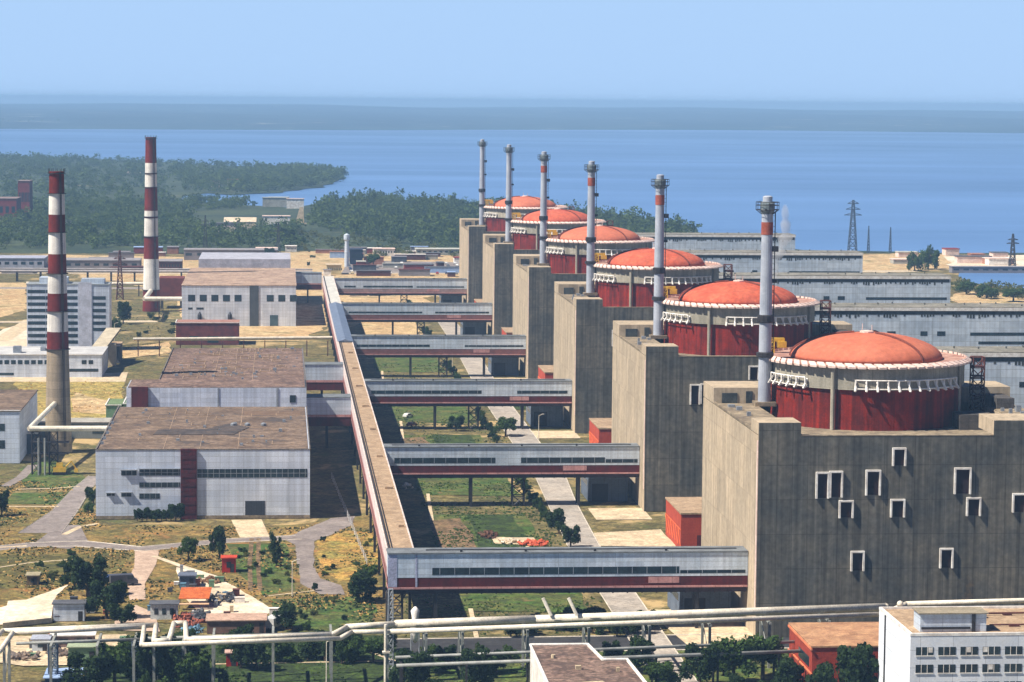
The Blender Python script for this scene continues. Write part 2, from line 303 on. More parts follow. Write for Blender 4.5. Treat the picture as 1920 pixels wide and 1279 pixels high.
# far shore: land rising from the water
def far_land():
    mb = MB(); nx, ny = 90, 14; xs = np.linspace(-6000, 11000, nx); vs = []
    for j in range(ny):
        for i, x in enumerate(xs):
            t = j/(ny-1); base = 9300+260*sin(x*.0011)+420*sin(x*.00037+1)+ (900 if x > 300 else 0)*min(1, max(0, (x-300)/1500)); y = base+t*10500
            z = -2+min(1, t*5)*18+t*50+5*sin(x*.0021+2)*t+3*sin(x*.004+j)*(t > .05)+4*sin(x*.0013+j*.7)*(t > .1)+random.uniform(-1, 1)*(t > .05)
            vs.append((x, y, z))
    fs = [(j*nx+i, j*nx+i+1, (j+1)*nx+i+1, (j+1)*nx+i) for j in range(ny-1) for i in range(nx-1)]
    mb.add(vs, fs); tag(mesh('far_hills', mb, FARL, smooth=True), kind='structure')
far_land()
poly('far_spit', [(-300, 226), (60, 226), (200, 228), (262, 230.5), (235, 233.5), (120, 235), (-300, 236)], FIELD, 2.0, sub=200, jit=15)

# plant grounds
poly('sand', [(150, 520), (320, 545), (345, 600), (300, 640), (560, 640), (640, 600), (640, 500), (330, 492), (150, 505)], SAND, .0, sub=12, jit=2)
poly('sand', [(0, 480), (90, 478), (350, 482), (600, 470), (870, 480), (880, 560), (620, 620), (600, 520), (330, 510), (0, 500)], SAND, .03, sub=25, jit=4)
poly('sand', [(-60, 530), (50, 530), (50, 580), (20, 590), (-60, 610)], SAND, .02, sub=10, jit=2)
poly('sand', [(-60, 640), (60, 600), (60, 650), (30, 680), (-60, 690)], SANDW, .02, sub=10, jit=1)
poly('sand', [(1610, 478), (1700, 474), (1770, 477), (1800, 505), (1640, 512), (1600, 500)], SAND, .02, sub=20, jit=4)
poly('sand', [(1775, 480), (1950, 478), (1950, 506), (1850, 508), (1780, 500)], SANDW, .03, sub=20, jit=4)
poly('sand', [(1785, 550), (1860, 545), (1950, 556), (1950, 575), (1790, 573)], SAND, .02, sub=12, jit=3)
poly('sand', [(135, 735), (235, 760), (225, 780), (140, 772)], SAND, .04, sub=8, jit=1.2)
poly('sand', [(30, 712), (230, 715), (240, 790), (30, 800)], mat('ochre_grass', C(186, 160, 90), .95, C(150, 140, 74), .08, .2, fine=.8), .02, sub=8, jit=1.2)
poly('sand', [(225, 655), (320, 640), (320, 662), (235, 672)], SAND, .04, sub=8, jit=1)
poly('path', [(-20, 705), (205, 700), (240, 698), (235, 716), (-20, 716)], PATH, .05)
poly('field', [(-60, 905), (180, 960), (180, 985), (560, 985), (720, 960), (740, 1160), (560, 1180), (-60, 1150)], DRY, .0, sub=12, jit=1.5)
poly('lawn', [(35, 880), (90, 855), (170, 900), (150, 918), (45, 912)], LAWN, .04, sub=6, jit=.6)
poly('lawn', [(20, 925), (130, 922), (120, 945), (10, 946)], LAWN, .04, sub=6, jit=.6)
poly('lawn', [(-20, 960), (112, 958), (95, 985), (-20, 990)], mat('patchy_grass', C(132, 112, 62), .95, C(88, 92, 46), .12, .25, fine=1.2), .04, sub=6, jit=.6)
poly('lawn', [(-60, 1040), (255, 1038), (225, 1065), (100, 1100), (-60, 1110)], mat('olive_grass', C(118, 104, 54), .95, C(92, 92, 46), .08, .25, fine=1.), .03, sub=8, jit=1)
poly('lawn', [(430, 1020), (540, 1020), (556, 1108), (500, 1115), (430, 1060)], LAWN, .03, sub=8, jit=1)
poly('lawn', [(500, 1125), (700, 1118), (700, 1180), (560, 1185)], LAWN, .03, sub=8, jit=1)
poly('lawn', [(240, 1195), (745, 1190), (745, 1330), (100, 1330)], LAWNB, .03, sub=8, jit=1)
poly('lawn', [(760, 1330), (760, 1225), (1500, 1210), (1500, 1330)], LAWN, .03, sub=8, jit=1)
# asphalt net on the left
strip('road', [(-40, 1032), (60, 1022), (150, 1020), (265, 1030), (420, 1015), (560, 1008)], [5.5, 6, 8, 6.5, 5.5, 6], ASPH, .06)
strip('road', [(75, 1000), (120, 960), (155, 915), (182, 893)], [11, 7, 5, 5], ASPH, .064)
poly('road', [(60, 1022), (110, 985), (150, 985), (165, 1015), (130, 1030)], ASPH, .068)
strip('path', [(10, 912), (40, 895), (62, 872)], 3, ASPH, .06)
strip('path', [(30, 918), (100, 916), (150, 912)], 1.2, PATH, .07)
strip('path', [(-10, 950), (60, 950), (110, 950)], 1.4, PATH, .07)
strip('path', [(120, 1003), (150, 988), (185, 982)], 1.6, PATH, .075)
strip('path', [(-30, 1028), (50, 1024)], 1.5, PATH, .075)
strip('path', [(-20, 1067), (60, 1055), (140, 1049)], .8, PATH, .07)
poly('road', [(530, 1010), (590, 985), (620, 972), (665, 968), (662, 985), (620, 1003), (590, 1015), (588, 1060), (600, 1085), (640, 1098), (645, 1116), (600, 1114), (565, 1095), (556, 1050), (555, 1022)], ASPH, .072, sub=4, jit=.25)
poly('field', [(596, 1015), (650, 995), (700, 1000), (712, 1060), (690, 1085), (640, 1090), (606, 1070), (594, 1045)], mat('ochre_verge', C(190, 146, 74), .95, C(138, 132, 66), .12, .25, fine=1.), .08, sub=4, jit=.5)
strip('path', [(462, 975), (478, 1008)], [8, 7.5], PATH, .08)
strip('dirt_track', [(472, 1010), (468, 1060), (470, 1108)], 1.1, SOIL, .08)
strip('dirt_track', [(485, 1010), (484, 1060), (488, 1108)], 1.1, SOIL, .08)
strip('path', [(276, 1032), (272, 1060), (255, 1095), (258, 1125)], [6, 5, 4, 3.5], mat('pink_path', C(204, 178, 156), .95, C(186, 160, 140), .3, .12), .084)
strip('path', [(288, 1043), (340, 1062), (400, 1082)], [1.6, 1.8, 2.5], SANDW, .09)
poly('path', [(330, 1064), (395, 1078), (440, 1100), (515, 1145), (500, 1152), (385, 1162), (345, 1120)], SANDW, .088, sub=4, jit=.2)
strip('path', [(495, 1119), (590, 1108)], .7, PATH, .09)
poly('path', [(-30, 1172), (0, 1140), (35, 1130), (130, 1096), (105, 1116), (98, 1168), (60, 1172)], SANDW, .09, sub=4, jit=.2)
poly('path', [(215, 1155), (255, 1135), (290, 1150), (300, 1185), (215, 1182)], mat('pink_path', C(204, 178, 156)), .09)
poly('sand', [(-20, 1195), (240, 1190), (240, 1245), (40, 1250), (-20, 1240)], PATH, .1, sub=5, jit=.4)
poly('path', [(160, 1235), (245, 1200), (245, 1240), (200, 1250)], SOIL, .104)
strip('path', [(640, 1200), (700, 1225), (740, 1240)], .9, PATH, .09)
strip('path', [(400, 1246), (560, 1243), (740, 1240)], .8, PATH, .1)
# strip between the long gallery and the reactor blocks (repeats with each unit)
for i in range(6):
    dy = 170*i; Y0 = 560+dy
    poly('lawn', [(40, Y0+16), (68, Y0+12), (66, Y0+150), (40, Y0+150)], LAWN if i < 4 else SAND, .02, world=True, sub=10, jit=.8)
    poly('lawn', [(50, Y0+96), (63, Y0+96), (63, Y0+150), (50, Y0+150)], LAWNB if i < 4 else SAND, .03, world=True, sub=8, jit=.8)
    poly('lawn', [(83, Y0+52), (97, Y0+52), (96, Y0+88), (86, Y0+92), (80, Y0+84)], LAWNB if i < 3 else DRY, .05, world=True, sub=8, jit=.4)
    poly('garden_soil', [(40, Y0+88), (50, Y0+92), (48, Y0+145), (40, Y0+140)], SOIL, .04, world=True, sub=7, jit=.8)
    poly('path', [(72, Y0+100), (99, Y0+96), (99, Y0+123), (76, Y0+118)], PATH, .06, world=True, sub=9, jit=.5)
    poly('path', [(54, Y0+103), (65, Y0+100), (65, Y0+112), (54, Y0+113)], PATH, .06, world=True, sub=5, jit=.6)
    poly('path', [(84, Y0+140), (99, Y0+140), (99, Y0+160), (84, Y0+160)], PATH, .06, world=True)
    strip('path', [(38, Y0+92), (54, Y0+93), (66, Y0+101)], .9, PATH, .07, world=True)
    strip('path', [(42, Y0+18), (40.5, Y0-30)], 1, PATH, .07, world=True)
strip('road', [(76, 470), (76.5, 600), (76, 660), (78, 730), (80, 780), (80, 1000), (83, 1200), (84, 1450)], [8, 8, 8, 8, 9, 9, 9, 9], ROADL, .08, world=True)
strip('road', [(24, 538), (90, 540), (170, 543)], 15, ASPHD, .075, world=True)
poly('path', [(84, 530), (99, 530), (99, 575), (80, 575)], PATH, .085, world=True)
strip('road', [(-420, 1560), (-100, 1560), (200, 1580)], 12, ASPH, .07, world=True)
strip('road', [(-420, 1690), (0, 1700), (420, 1740)], 14, PATH, .06, world=True)
strip('road', [(-400, 1330), (-125, 1325), (-60, 1330)], 8, PATH, .06, world=True)
strip('path', [g(0, 640), g(60, 600)], 8, PATH, .07, world=True)
poly('car_park', [(655, 488), (860, 492), (868, 512), (640, 512)], ASPH, .09)
poly('meadow', [(200, 560), (300, 590), (330, 640), (210, 650)], GND, .05, sub=12, jit=2)

# ---------------------------------------------------------------- reactor units
ORD = ['nearest', 'second nearest', 'third from the front', 'fourth from the front', 'fifth from the front', 'farthest']
def reactor(dome):
    t = thing('reactor_building', '', 'reactor building', (133, 577, 0), 'six reactor buildings in a row')
    b = MB(); b.prism([(98.6, 544), (167.6, 544), (167.6, 616), (98.6, 616)], 0, 38.5)
    for q in ((98.6, 108, 545.2, 614.8), (160, 167.6, 545.2, 614.8), (98.6, 167.6, 544, 545.199), (98.6, 167.6, 614.801, 616)): b.box(*q, 38.5, 42)
    mesh('wall', b, CONC, t)
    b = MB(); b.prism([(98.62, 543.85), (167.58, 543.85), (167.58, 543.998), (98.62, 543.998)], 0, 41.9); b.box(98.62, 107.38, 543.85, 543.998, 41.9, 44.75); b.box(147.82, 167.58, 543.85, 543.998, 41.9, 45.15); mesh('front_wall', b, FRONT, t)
    b = MB(); b.box(98.9, 107.9, 545.3, 614.7, 42.003, 42.25); b.box(160.1, 167.3, 545.3, 614.7, 42.003, 42.25); b.box(108.01, 159.99, 545.21, 614.79, 38.503, 38.7); mesh('roof', b, CONCD, t)
    for bx in ((98.6, 107.4, 544, 553, 42.253, 44.8), (147.8, 167.6, 544, 556, 42.253, 45.2), (98.6, 117, 601.5, 616, 42.253, 45.8), (150, 167.6, 603, 616, 42.253, 45.8)):
        b = MB(); b.box(*bx); mesh('corner_tower', b, CONC, t)
    b = MB()                                    # low parapets, ledges, plant on the roof
    b.box(107.42, 147.78, 543.8, 545.4, 42.005, 42.2); b.box(98.6, 99, 553, 601.5, 42.253, 42.7)
    mesh('parapet', b, CONCD, t)
    for q in ((100.5, 104, 44.6), (106, 107.5, 45), (110.5, 114, 44.4)): b = MB(); b.box(q[0], q[1], 601.3, 601.49, 42.3, q[2]); mesh('window', b, LOUV, t)
    cx, cy = 133.2, 600.
    b = MB(); b.lathe(cx, cy, [(21.5, 38.7), (21.5, 47.6)], 64, cap=False); mesh('red_cladding', b, RED, t, True)
    b = MB(); b.lathe(cx, cy, [(21.5, 47.6), (22.1, 47.65), (22.1, 52.7)], 64, cap=False); mesh('drum_wall', b, GREYC, t, False)
    b = MB(); b.lathe(cx, cy, [(22.1, 52.5), (23.3, 52.6), (23.3, 53.0), (22.6, 53.05), (17, 52.9)], 64, cap=False); mesh('roof_ring', b, mat('ring_deck', C(186, 150, 134), .9, C(150, 110, 98), .3, .25), t)
    b = MB()                                     # scalloped rim of pale tiles
    n = 66
    for k in range(n):
        a = 2*pi*k/n; a2 = a+2*pi/n*.72; s_ = .25*2*pi/n
        q = lambda aa, r, z: (cx+r*cos(aa), cy+r*sin(aa), z)
        b.add([q(a+s_*2, 23.55, 52.45), q(a2+s_*2, 23.55, 52.45), q(a2, 22.5, 53.1), q(a, 22.5, 53.1), q(a+s_*2, 23.6, 52.9), q(a2+s_*2, 23.6, 52.9), q(a2, 22.5, 53.6), q(a, 22.5, 53.6)],
              [(0,3,2,1),(4,5,6,7),(0,1,5,4),(1,2,6,5),(2,3,7,6),(3,0,4,7)])
    mesh('cornice', b, PINKW, t)
    prof = [(17.2*cos(s), 53+5.6*sin(s)) for s in np.linspace(0, pi/2*.985, 12)]
    b = MB(); b.lathe(cx, cy, prof, 64); d = mesh('dome', b, dome, t, True)
    for a in (R(-56), R(62), R(172)):            # climbing ladders running up the dome
        b = MB(); b.path([(cx+r*cos(a), cy+r*sin(a), z+.15) for r, z in prof[:-1]], .3, 6); mesh('dome_rib', b, mat('dome_rib_paint', C(120, 60, 48)), d)
    b = MB(); b.lathe(cx, cy, [(1.6, 58.3), (1.6, 58.9), (.2, 59.1)], 12); b.tube((cx-1, cy, 58.5), (cx-1, cy, 60.6), .08); b.tube((cx+1.2, cy, 58.5), (cx+1.2, cy, 60.2), .08); mesh('vent_cap', b, PINKW, d)
    for a in (R(-121), R(-35)):
        b = MB(); b.tube((cx+22.5*cos(a), cy+22.5*sin(a), 38.6), (cx+22.5*cos(a), cy+22.5*sin(a), 52.4), .5 if a < -1 else .3, 8); mesh('drain_pipe', b, GREYC, t)
    for a0, a1, n in ((R(-108), R(-42), 11), (R(-176), R(-138), 6)):    # white cable bracket frames round the drum
        b = MB(); cc = lambda a, r, z: (cx+r*cos(a), cy+r*sin(a), z)
        if True:
            for k in range(12):
                aa = a0+(a1-a0)*k/12; ab = a0+(a1-a0)*(k+1)/12
                b.tube(cc(aa, 22.9, 49.9), cc(ab, 22.9, 49.9), .17, 5); b.tube(cc(aa, 22.9, 48.0), cc(ab, 22.9, 48.0), .15, 5)
            for k in range(n+1):
                a = a0+(a1-a0)*k/n; b.tube(cc(a, 22.9, 49.9), cc(a, 22.9, 47.9), .2, 5); b.tube(cc(a, 22.1, 49.6), cc(a, 23.6, 47.5), .26, 5); b.tube(cc(a, 22.1, 47.9), cc(a, 23.6, 47.6), .2, 5)
        mesh('cable_bracket', b, WHITE, t)
    b = MB(); b.lattice(cx+25.3, cy-2, 38.7, 53.2, 2.6, 2.6, .16, 6)     # stair tower on the right of the drum
    for z in (44.4, 46.6, 48.8, 51): b.box(cx+23.9, cx+26.7, cy-3.4, cy-.6, z, z+.2)
    mesh('stair_tower', b, RUST, t)
    b = MB(); b.lattice(cx-20, cy+10, 53, 56, 1.2, 1.2, .12, 2); b.box(cx-22.4, cx-17, cy+9.4, cy+10.6, 55.6, 56.4); b.box(cx-18.6, cx-16.6, cy+9, cy+11, 54.2, 55.6); mesh('hoist', b, YEL, t)
    b = MB()
    for k in range(16): x = 100+random.uniform(0, 6) if k < 6 else 160.5+random.uniform(0, 5); x = min(x, 106.4) if k < 6 else x; y = 556+random.uniform(0, 40); s_ = random.uniform(.5, 1.5); b.box(x, x+s_, y, y+s_, 42.25, 42.25+random.uniform(.4, 1.6))
    mesh('roof_duct', b, GREYM, t)
    b = MB(); b.box(161, 165, 590, 600, 42.25, 44.6); b.box(150, 158, 580, 588, 38.7, 42); mesh('service_block', b, mat('dark_service_cladding', C(96, 92, 88), .8, None, .4, .3, panel=(2, 1.5, .1)), t)
    # hooded openings of the front wall
    for x0, z1, w_, h_ in ((110.6, 34.6, 2.8, 5.5), (113.45, 34.8, 2.8, 5.5), (121, 35, 3.2, 5.3), (126.5, 39.6, 2.9, 3.8), (139.6, 35.4, 3.6, 5.5), (115.5, 28.7, 3.1, 3.7), (126.3, 28.9, 3.1, 3.8), (142.3, 29.2, 3.1, 3.9), (118.2, 18.1, 2.9, 4.2), (136.9, 18.6, 2.9, 4.2),
                           (152, 30, 3, 4), (158, 35, 3, 5)):
        b = MB(); q = .36; y0, y1 = 543.3, 543.84
        b.box(x0, x0+w_, y0, y1, z1-q, z1); b.box(x0, x0+q, y0, y1, z1-h_, z1-q-.003); b.box(x0+w_-q, x0+w_, y0, y1, z1-h_, z1-q-.003)
        hd = mesh('window_hood', b, WHITE, t); b = MB(); b.box(x0+q+.01, x0+w_-q-.01, 543.79, 543.84, z1-h_+.1, z1-q-.01); mesh('pane', b, mat('dark_opening', C(40, 18, 18)), hd)
    b = MB(); b.box(98.45, 98.59, 544.1, 545.1, 6, 41); mesh('sunlit_edge', b, PINKW, t)  # pale strip painting in the sunlit edge of the left wall, not a pipe
    return t
domes = [DOME1, DOME2, DOME2, DOME1, DOME2, DOME1]
dn = ['salmon', 'orange-red', 'orange-red', 'salmon', 'orange-red', 'salmon']
proto = {}
for i in range(6):
    lab = ['nearest reactor building, grey hooded front wall fully in view and salmon dome', 'second nearest reactor building, orange-red dome just behind the nearest one',
           'third reactor building from the front, orange-red dome with tiled rim', 'fourth reactor building from the front, smooth salmon dome',
           'fifth reactor building from the front, orange dome half hidden by a thin stack', 'farthest reactor building, pale pink dome against the trees and water'][i]
    if domes[i].name not in proto:
        r = reactor(domes[i]); proto[domes[i].name] = r; r['label'] = lab; r.location = (133, 577+170*i, 0)
    else: copy_thing(proto[domes[i].name], (133, 577+170*i, 0), lab)

def stack(band):
    X, Y = 109.4, 597.
    t = thing('ventilation_stack', '', 'stack', (X, Y, 42.25), 'slender ventilation stacks')
    b = MB(); b.lathe(X, Y, [(1.45, 42.3), (1.4, 66), (1.25, 80), (1.3, 86)], 20); b.lathe(X, Y, [(1.1, 86), (1.1, 89.3), (.7, 89.5)], 16); mesh('shaft', b, STACK, t, False)
    b = MB(); b.lathe(X, Y, [(1.4, 85.5), (1.65, 86.3), (1.65, 87.8), (1.3, 88.2)], 16)
    mesh('platform', b, mat('stack_head_dark', C(120, 130, 134), .6, C(84, 96, 102), .8, .2), t)
    b = MB()
    for z in (86.4, 87.4, 88.1):
        for k in range(16): a = 2*pi*k/16; a2 = 2*pi*(k+1)/16; b.tube((X+2.6*cos(a), Y+2.6*sin(a), z), (X+2.6*cos(a2), Y+2.6*sin(a2), z), .07, 4)
    for k in range(8): a = 2*pi*k/8; b.tube((X+2.6*cos(a), Y+2.6*sin(a), 86.3), (X+2.6*cos(a), Y+2.6*sin(a), 88.1), .07, 4); b.tube((X+1.3*cos(a), Y+1.3*sin(a), 85.4), (X+2.6*cos(a), Y+2.6*sin(a), 86.4), .08, 4)
    mesh('railing', b, DARKM, t)
    if band: b = MB(); b.lathe(X, Y, [(1.34, 80.8), (1.34, 83.6)], 20); mesh('paint_band', b, mat('band_red', C(160, 84, 66)), t)
    b = MB(); b.lathe(X, Y, [(1.55, 61.0), (1.9, 61.2), (1.9, 62.6), (1.5, 62.8)], 12); b.lathe(X, Y, [(1.55, 53.2), (2.0, 53.4), (2.0, 54.2), (1.5, 54.4)], 12); mesh('collar', b, DARKM, t)
    b = MB()
    for z in np.arange(43, 86, 1.2): b.box(X+1.4, X+1.9, Y-.35, Y+.35, z, z+.07)
    b.tube((X+1.8, Y-.3, 43), (X+1.8, Y-.3, 86), .06, 4); b.tube((X+1.8, Y+.3, 43), (X+1.8, Y+.3, 86), .06, 4); b.box(X+1.3, X+2.5, Y-.9, Y+.5, 77, 78.2); b.box(X+1.3, X+2.3, Y-.7, Y+.5, 70, 70.8)
    mesh('ladder', b, DARKM, t)
    b = MB(); b.box(X-2.4, X+2.4, Y-2, Y+2, 42.26, 43.2); mesh('base', b, CONCD, t); return t
st = [None, None]
for i in range(6):
    k = 0 if i < 4 else 1
    lab = ['nearest of the six slender grey stacks, orange band under its head, steam beside it', 'second nearest slender grey stack, orange band under its head', 'third slender stack from the front, orange band, in front of the smooth salmon dome', 'fourth slender stack from the front, rising beside the third dome from the back',
           'fifth slender stack from the front, second from the left', 'farthest slender stack, leftmost of the six, thin against the water'][i]
    if st[k] is None: st[k] = stack(k == 0); st[k]['label'] = lab; st[k].location.y = 597+170*i
    else: copy_thing(st[k], (109.4, 597+170*i, 42.25), lab)

# orange-brick annex beside each block, and the small grey transformer house under each bridge
def annex():
    t = thing('brick_annex', '', 'annex', (105, 663, 0), 'orange brick annexes beside the blocks')
    b = MB(); b.box(99, 112, 650, 676, 0, 9.2); mesh('wall', b, BRICK, t)
    b = MB(); b.box(98.8, 112.2, 649.8, 676.2, 9.2, 9.6); mesh('roof', b, TAN, t)
    b = MB(); [b.tube((98.93, 650+k*4.3, 1.2), (98.93, 654.3+k*4.3, 5.2), .13, 4) for k in range(6)]; b.box(98.85, 98.99, 650.2, 675.8, 5.2, 5.5); mesh('stair', b, ORANGE, t)
    b = MB(); b.box(103, 106, 649.93, 649.99, .1, 4); mesh('door', b, MAROON, t); return t
def house_tr():
    t = thing('transformer_house', '', 'outbuilding', (90.5, 742, 0), 'transformer houses under the bridges')
    b = MB(); b.box(85.5, 96.5, 732, 750, 0, 7.2); mesh('wall', b, mat('slate_panel', C(104, 116, 132), .7, None, .3, .2, panel=(2, 7, .06)), t)
    b = MB(); b.box(85.3, 96.7, 731.8, 750.2, 7.2, 7.5); mesh('roof', b, CONCD, t)
    b = MB(); b.box(86.5, 91, 731.93, 731.99, .1, 5); mesh('door', b, DARKM, t)
    b = MB(); b.box(85.43, 85.49, 734, 748, 4, 5.6); mesh('window', b, GLASS, t); return t
A_ = annex(); T_ = house_tr()
al = ['largest orange brick annex, right beside the nearest concrete block', 'orange brick annex between the second and third concrete blocks', 'small orange annex beyond the third concrete block', 'tiny orange annex beyond the fourth concrete block', 'faint orange annex beyond the fifth concrete block']
tl = ['dark blue-grey outbuilding under the second bridge from the front', 'dark blue-grey outbuilding under the third bridge from the front', 'dark blue-grey outbuilding under the fourth bridge from the front', 'dark blue-grey outbuilding under the fifth bridge from the front', 'dark blue-grey outbuilding under the farthest bridge']
A_['label'] = al[0]; T_['label'] = tl[0]
for i in range(1, 5): copy_thing(A_, (105, 663+170*i, 0), al[i]); copy_thing(T_, (90.5, 742+170*i, 0), tl[i])
T0 = copy_thing(T_, (90.5, 572, 0), 'dark blue-grey outbuilding under the nearest bridge, beside the road')

# ---------------------------------------------------------------- turbine halls
def hall():
    x0, x1, y0, y1 = 174, 281, 592.6, 611
    t = thing('turbine_hall', '', 'turbine hall', ((x0+x1)/2, y0+20, 0), 'long pale turbine halls')
    b = MB(); b.box(x0, x1, y0, y1, 0, 36.6); b.box(x0, x1, y0+.02, y1, 36.6, 38.1); mesh('wall', b, PALEH, t)
    b = MB(); b.box(x0-.1, x1+.1, y0-.35, y0-.01, 37.3, 38.4); mesh('fascia', b, WHITE, t)
    b = MB(); b.box(x0, x1+.3, y0+.0, y1, 38.43, 38.7); mesh('roof', b, mat('hall_roof_gravel', C(150, 146, 134), .95, C(120, 118, 108), .1, .25, fine=.6), t)
    b = MB(); b.box(x0+.5, x1-.6, y0-.06, y0-.01, 35.9, 37.25)
    for k in range(100):
        if random.random() < .55: x = x0+1+k*(x1-x0-3)/100; b.box(x, x+.7, y0-.07, y0-.01, 34.6+random.uniform(0, .8), 35.9)
    mesh('louvre', b, LOUV, t)
    for xa, xb in ((x0+12, x0+15.5), (x1-66, x1-63), (x1-54, x1-51.5), (x1-48, x1-45)): b = MB(); b.box(xa, xb, y0-.05, y0-.01, 28.4, 30); mesh('window', b, GLASS, t)
    b = MB(); b.box(x1-36, x1-1.5, y0-.05, y0-.01, 28.5, 29.6); mesh('window', b, GLASS, t)
    b = MB(); b.box(x1-33, x1-1.5, y0-.05, y0-.01, 25.4, 26.4); mesh('window', b, GLASS, t)
    b = MB()
    for k in range(14): x = x0+3+k*7.4+random.uniform(-2, 2); b.lathe(x, y0+9+random.uniform(-5, 6), [(.25, 38.7), (.25, 39.2), (.4, 39.25), (.1, 39.4)], 8)
    mesh('roof_vent', b, mat('vent_grey', C(96, 98, 96)), t); return t
h0 = hall(); h0['label'] = 'nearest pale turbine hall, behind the right corner of the nearest reactor building'
for i in range(1, 6):
    copy_thing(h0, (227.5, 612.6+170*i, 0), ['', 'second turbine hall, tall pale wall at the right edge beside the nearest dome', 'third turbine hall, pale wall spanning to the right edge with dark slots', 'turbine hall ending well before the right edge, between two lower rows', 'second farthest turbine hall, behind the nearest stack', 'farthest turbine hall, lowest pale strip beside the water'][i])

# ---------------------------------------------------------------- galleries and bridges
def bridge(i):
    dy = 170*i; Y = 553.5+dy; x0, x1 = 28.9, 98.5
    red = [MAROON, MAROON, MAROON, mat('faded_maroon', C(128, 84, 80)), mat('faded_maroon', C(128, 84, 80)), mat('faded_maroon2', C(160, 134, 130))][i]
    t = thing('bridge', ['nearest enclosed bridge, long dark window band and maroon stripe', 'second nearest enclosed bridge, maroon stripe above dark posts', 'third enclosed bridge from the front', 'fourth enclosed bridge from the front', 'fifth enclosed bridge from the front, pale with thin dark lines', 'farthest enclosed bridge, in front of the car park'][i], 'bridge', ((x0+x1)/2, Y+3, 0), 'enclosed bridges from the long gallery to the blocks')
    xl = 23.0 if i == 0 else x0
    b = MB(); b.box(xl, x1, Y, Y+6, 11.35, 16.3); mesh('wall', b, PALE, t)
    b = MB(); b.box(xl-.1, x1, Y-.25, Y+6.2, 16.303, 16.6); mesh('roof', b, mat('bridge_roof', C(120, 126, 130), .8, C(96, 100, 104), .3, .2), t)
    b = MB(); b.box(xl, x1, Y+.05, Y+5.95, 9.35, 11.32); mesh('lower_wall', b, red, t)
    b = MB(); b.box(xl-.1, x1, Y-.15, Y+6.1, 8.95, 9.33); mesh('ledge', b, PINKR, t)
    b = MB(); b.box(xl+1, x1-.2, Y+.3, Y+5.7, 7.9, 8.93)
    for k in range(24): x = xl+1+k*(x1-xl-2)/24; b.box(x, x+.3, Y+.1, Y+.29, 7.8, 8.9)
    mesh('girder', b, mat('girder_dark', C(66, 52, 54), .8, None, .5, .25), t)
    ranges = {0: [(32.2, 84, 11.9, 13.4), (84.2, 98, 11.9, 12.6)], 1: [(31.5, 59, 12, 13.5), (66, 89, 12, 13.5), (89.2, 98, 12, 13)], 2: [(31, 68, 12.2, 13.3), (80, 97, 12.2, 13.2)], 3: [(31, 60, 12.2, 13.1), (74, 97.5, 12.2, 12.9)], 4: [(32, 66, 12, 12.8), (72, 97, 12, 12.8)], 5: [(34, 40, 12, 12.9), (44, 70, 12, 12.9), (72, 97, 12, 12.7)]}[i]
    for a, c, z0, z1 in ranges:
        b = MB(); b.box(a, c, Y-.04, Y-.005, z0, z1); o = mesh('window', b, GLASS, t)
        b = MB(); [b.box(x, x+.14, Y-.07, Y-.045, z0, z1) for x in np.arange(a+1.5, c-.5, 3.1)]; mesh('frame', b, GREYM, o)
    b = MB(); b.box(77.5, 84, Y-.03, Y+.04, 9.9, 11.2); mesh('notice_board', b, PINKR, t)
    b = MB(); b.box(31, x1-2, Y+2.6, Y+3.4, 16.6, 16.75); [b.box(x, x+.5, Y+.5, Y+1, 16.6, 17.1) for x in (38, 51.5, 66, 81)]; mesh('roof_hatch', b, DARKM, t)
    if i == 0:
        for q in ((xl-.02, xl+1.9), (28.7, 29.1)): b = MB(); b.box(*q, Y-.06, Y-.005, 9.4, 16.3); mesh('corner_panel', b, mat('lilac_panel', C(176, 180, 206)), t)
    for x, lat in ((52.5, 0), (65.5, 1), (82, 0)) if i else ((24.5, 1), (33, 0), (88, 0)):
        b = MB()
        if lat: b.lattice(x, Y+3, 0, 7.85, 3.2, 3.2, .18, 3)
        else: b.box(x-.35, x+.35, Y+.6, Y+1.3, 0, 7.85); b.box(x-.35, x+.35, Y+4.7, Y+5.4, 0, 7.85); b.box(x-.2, x+.2, Y+1.3, Y+4.7, 6.8, 7.3)
        mesh('support', b, DARKM, t)
for i in range(6): bridge(i)

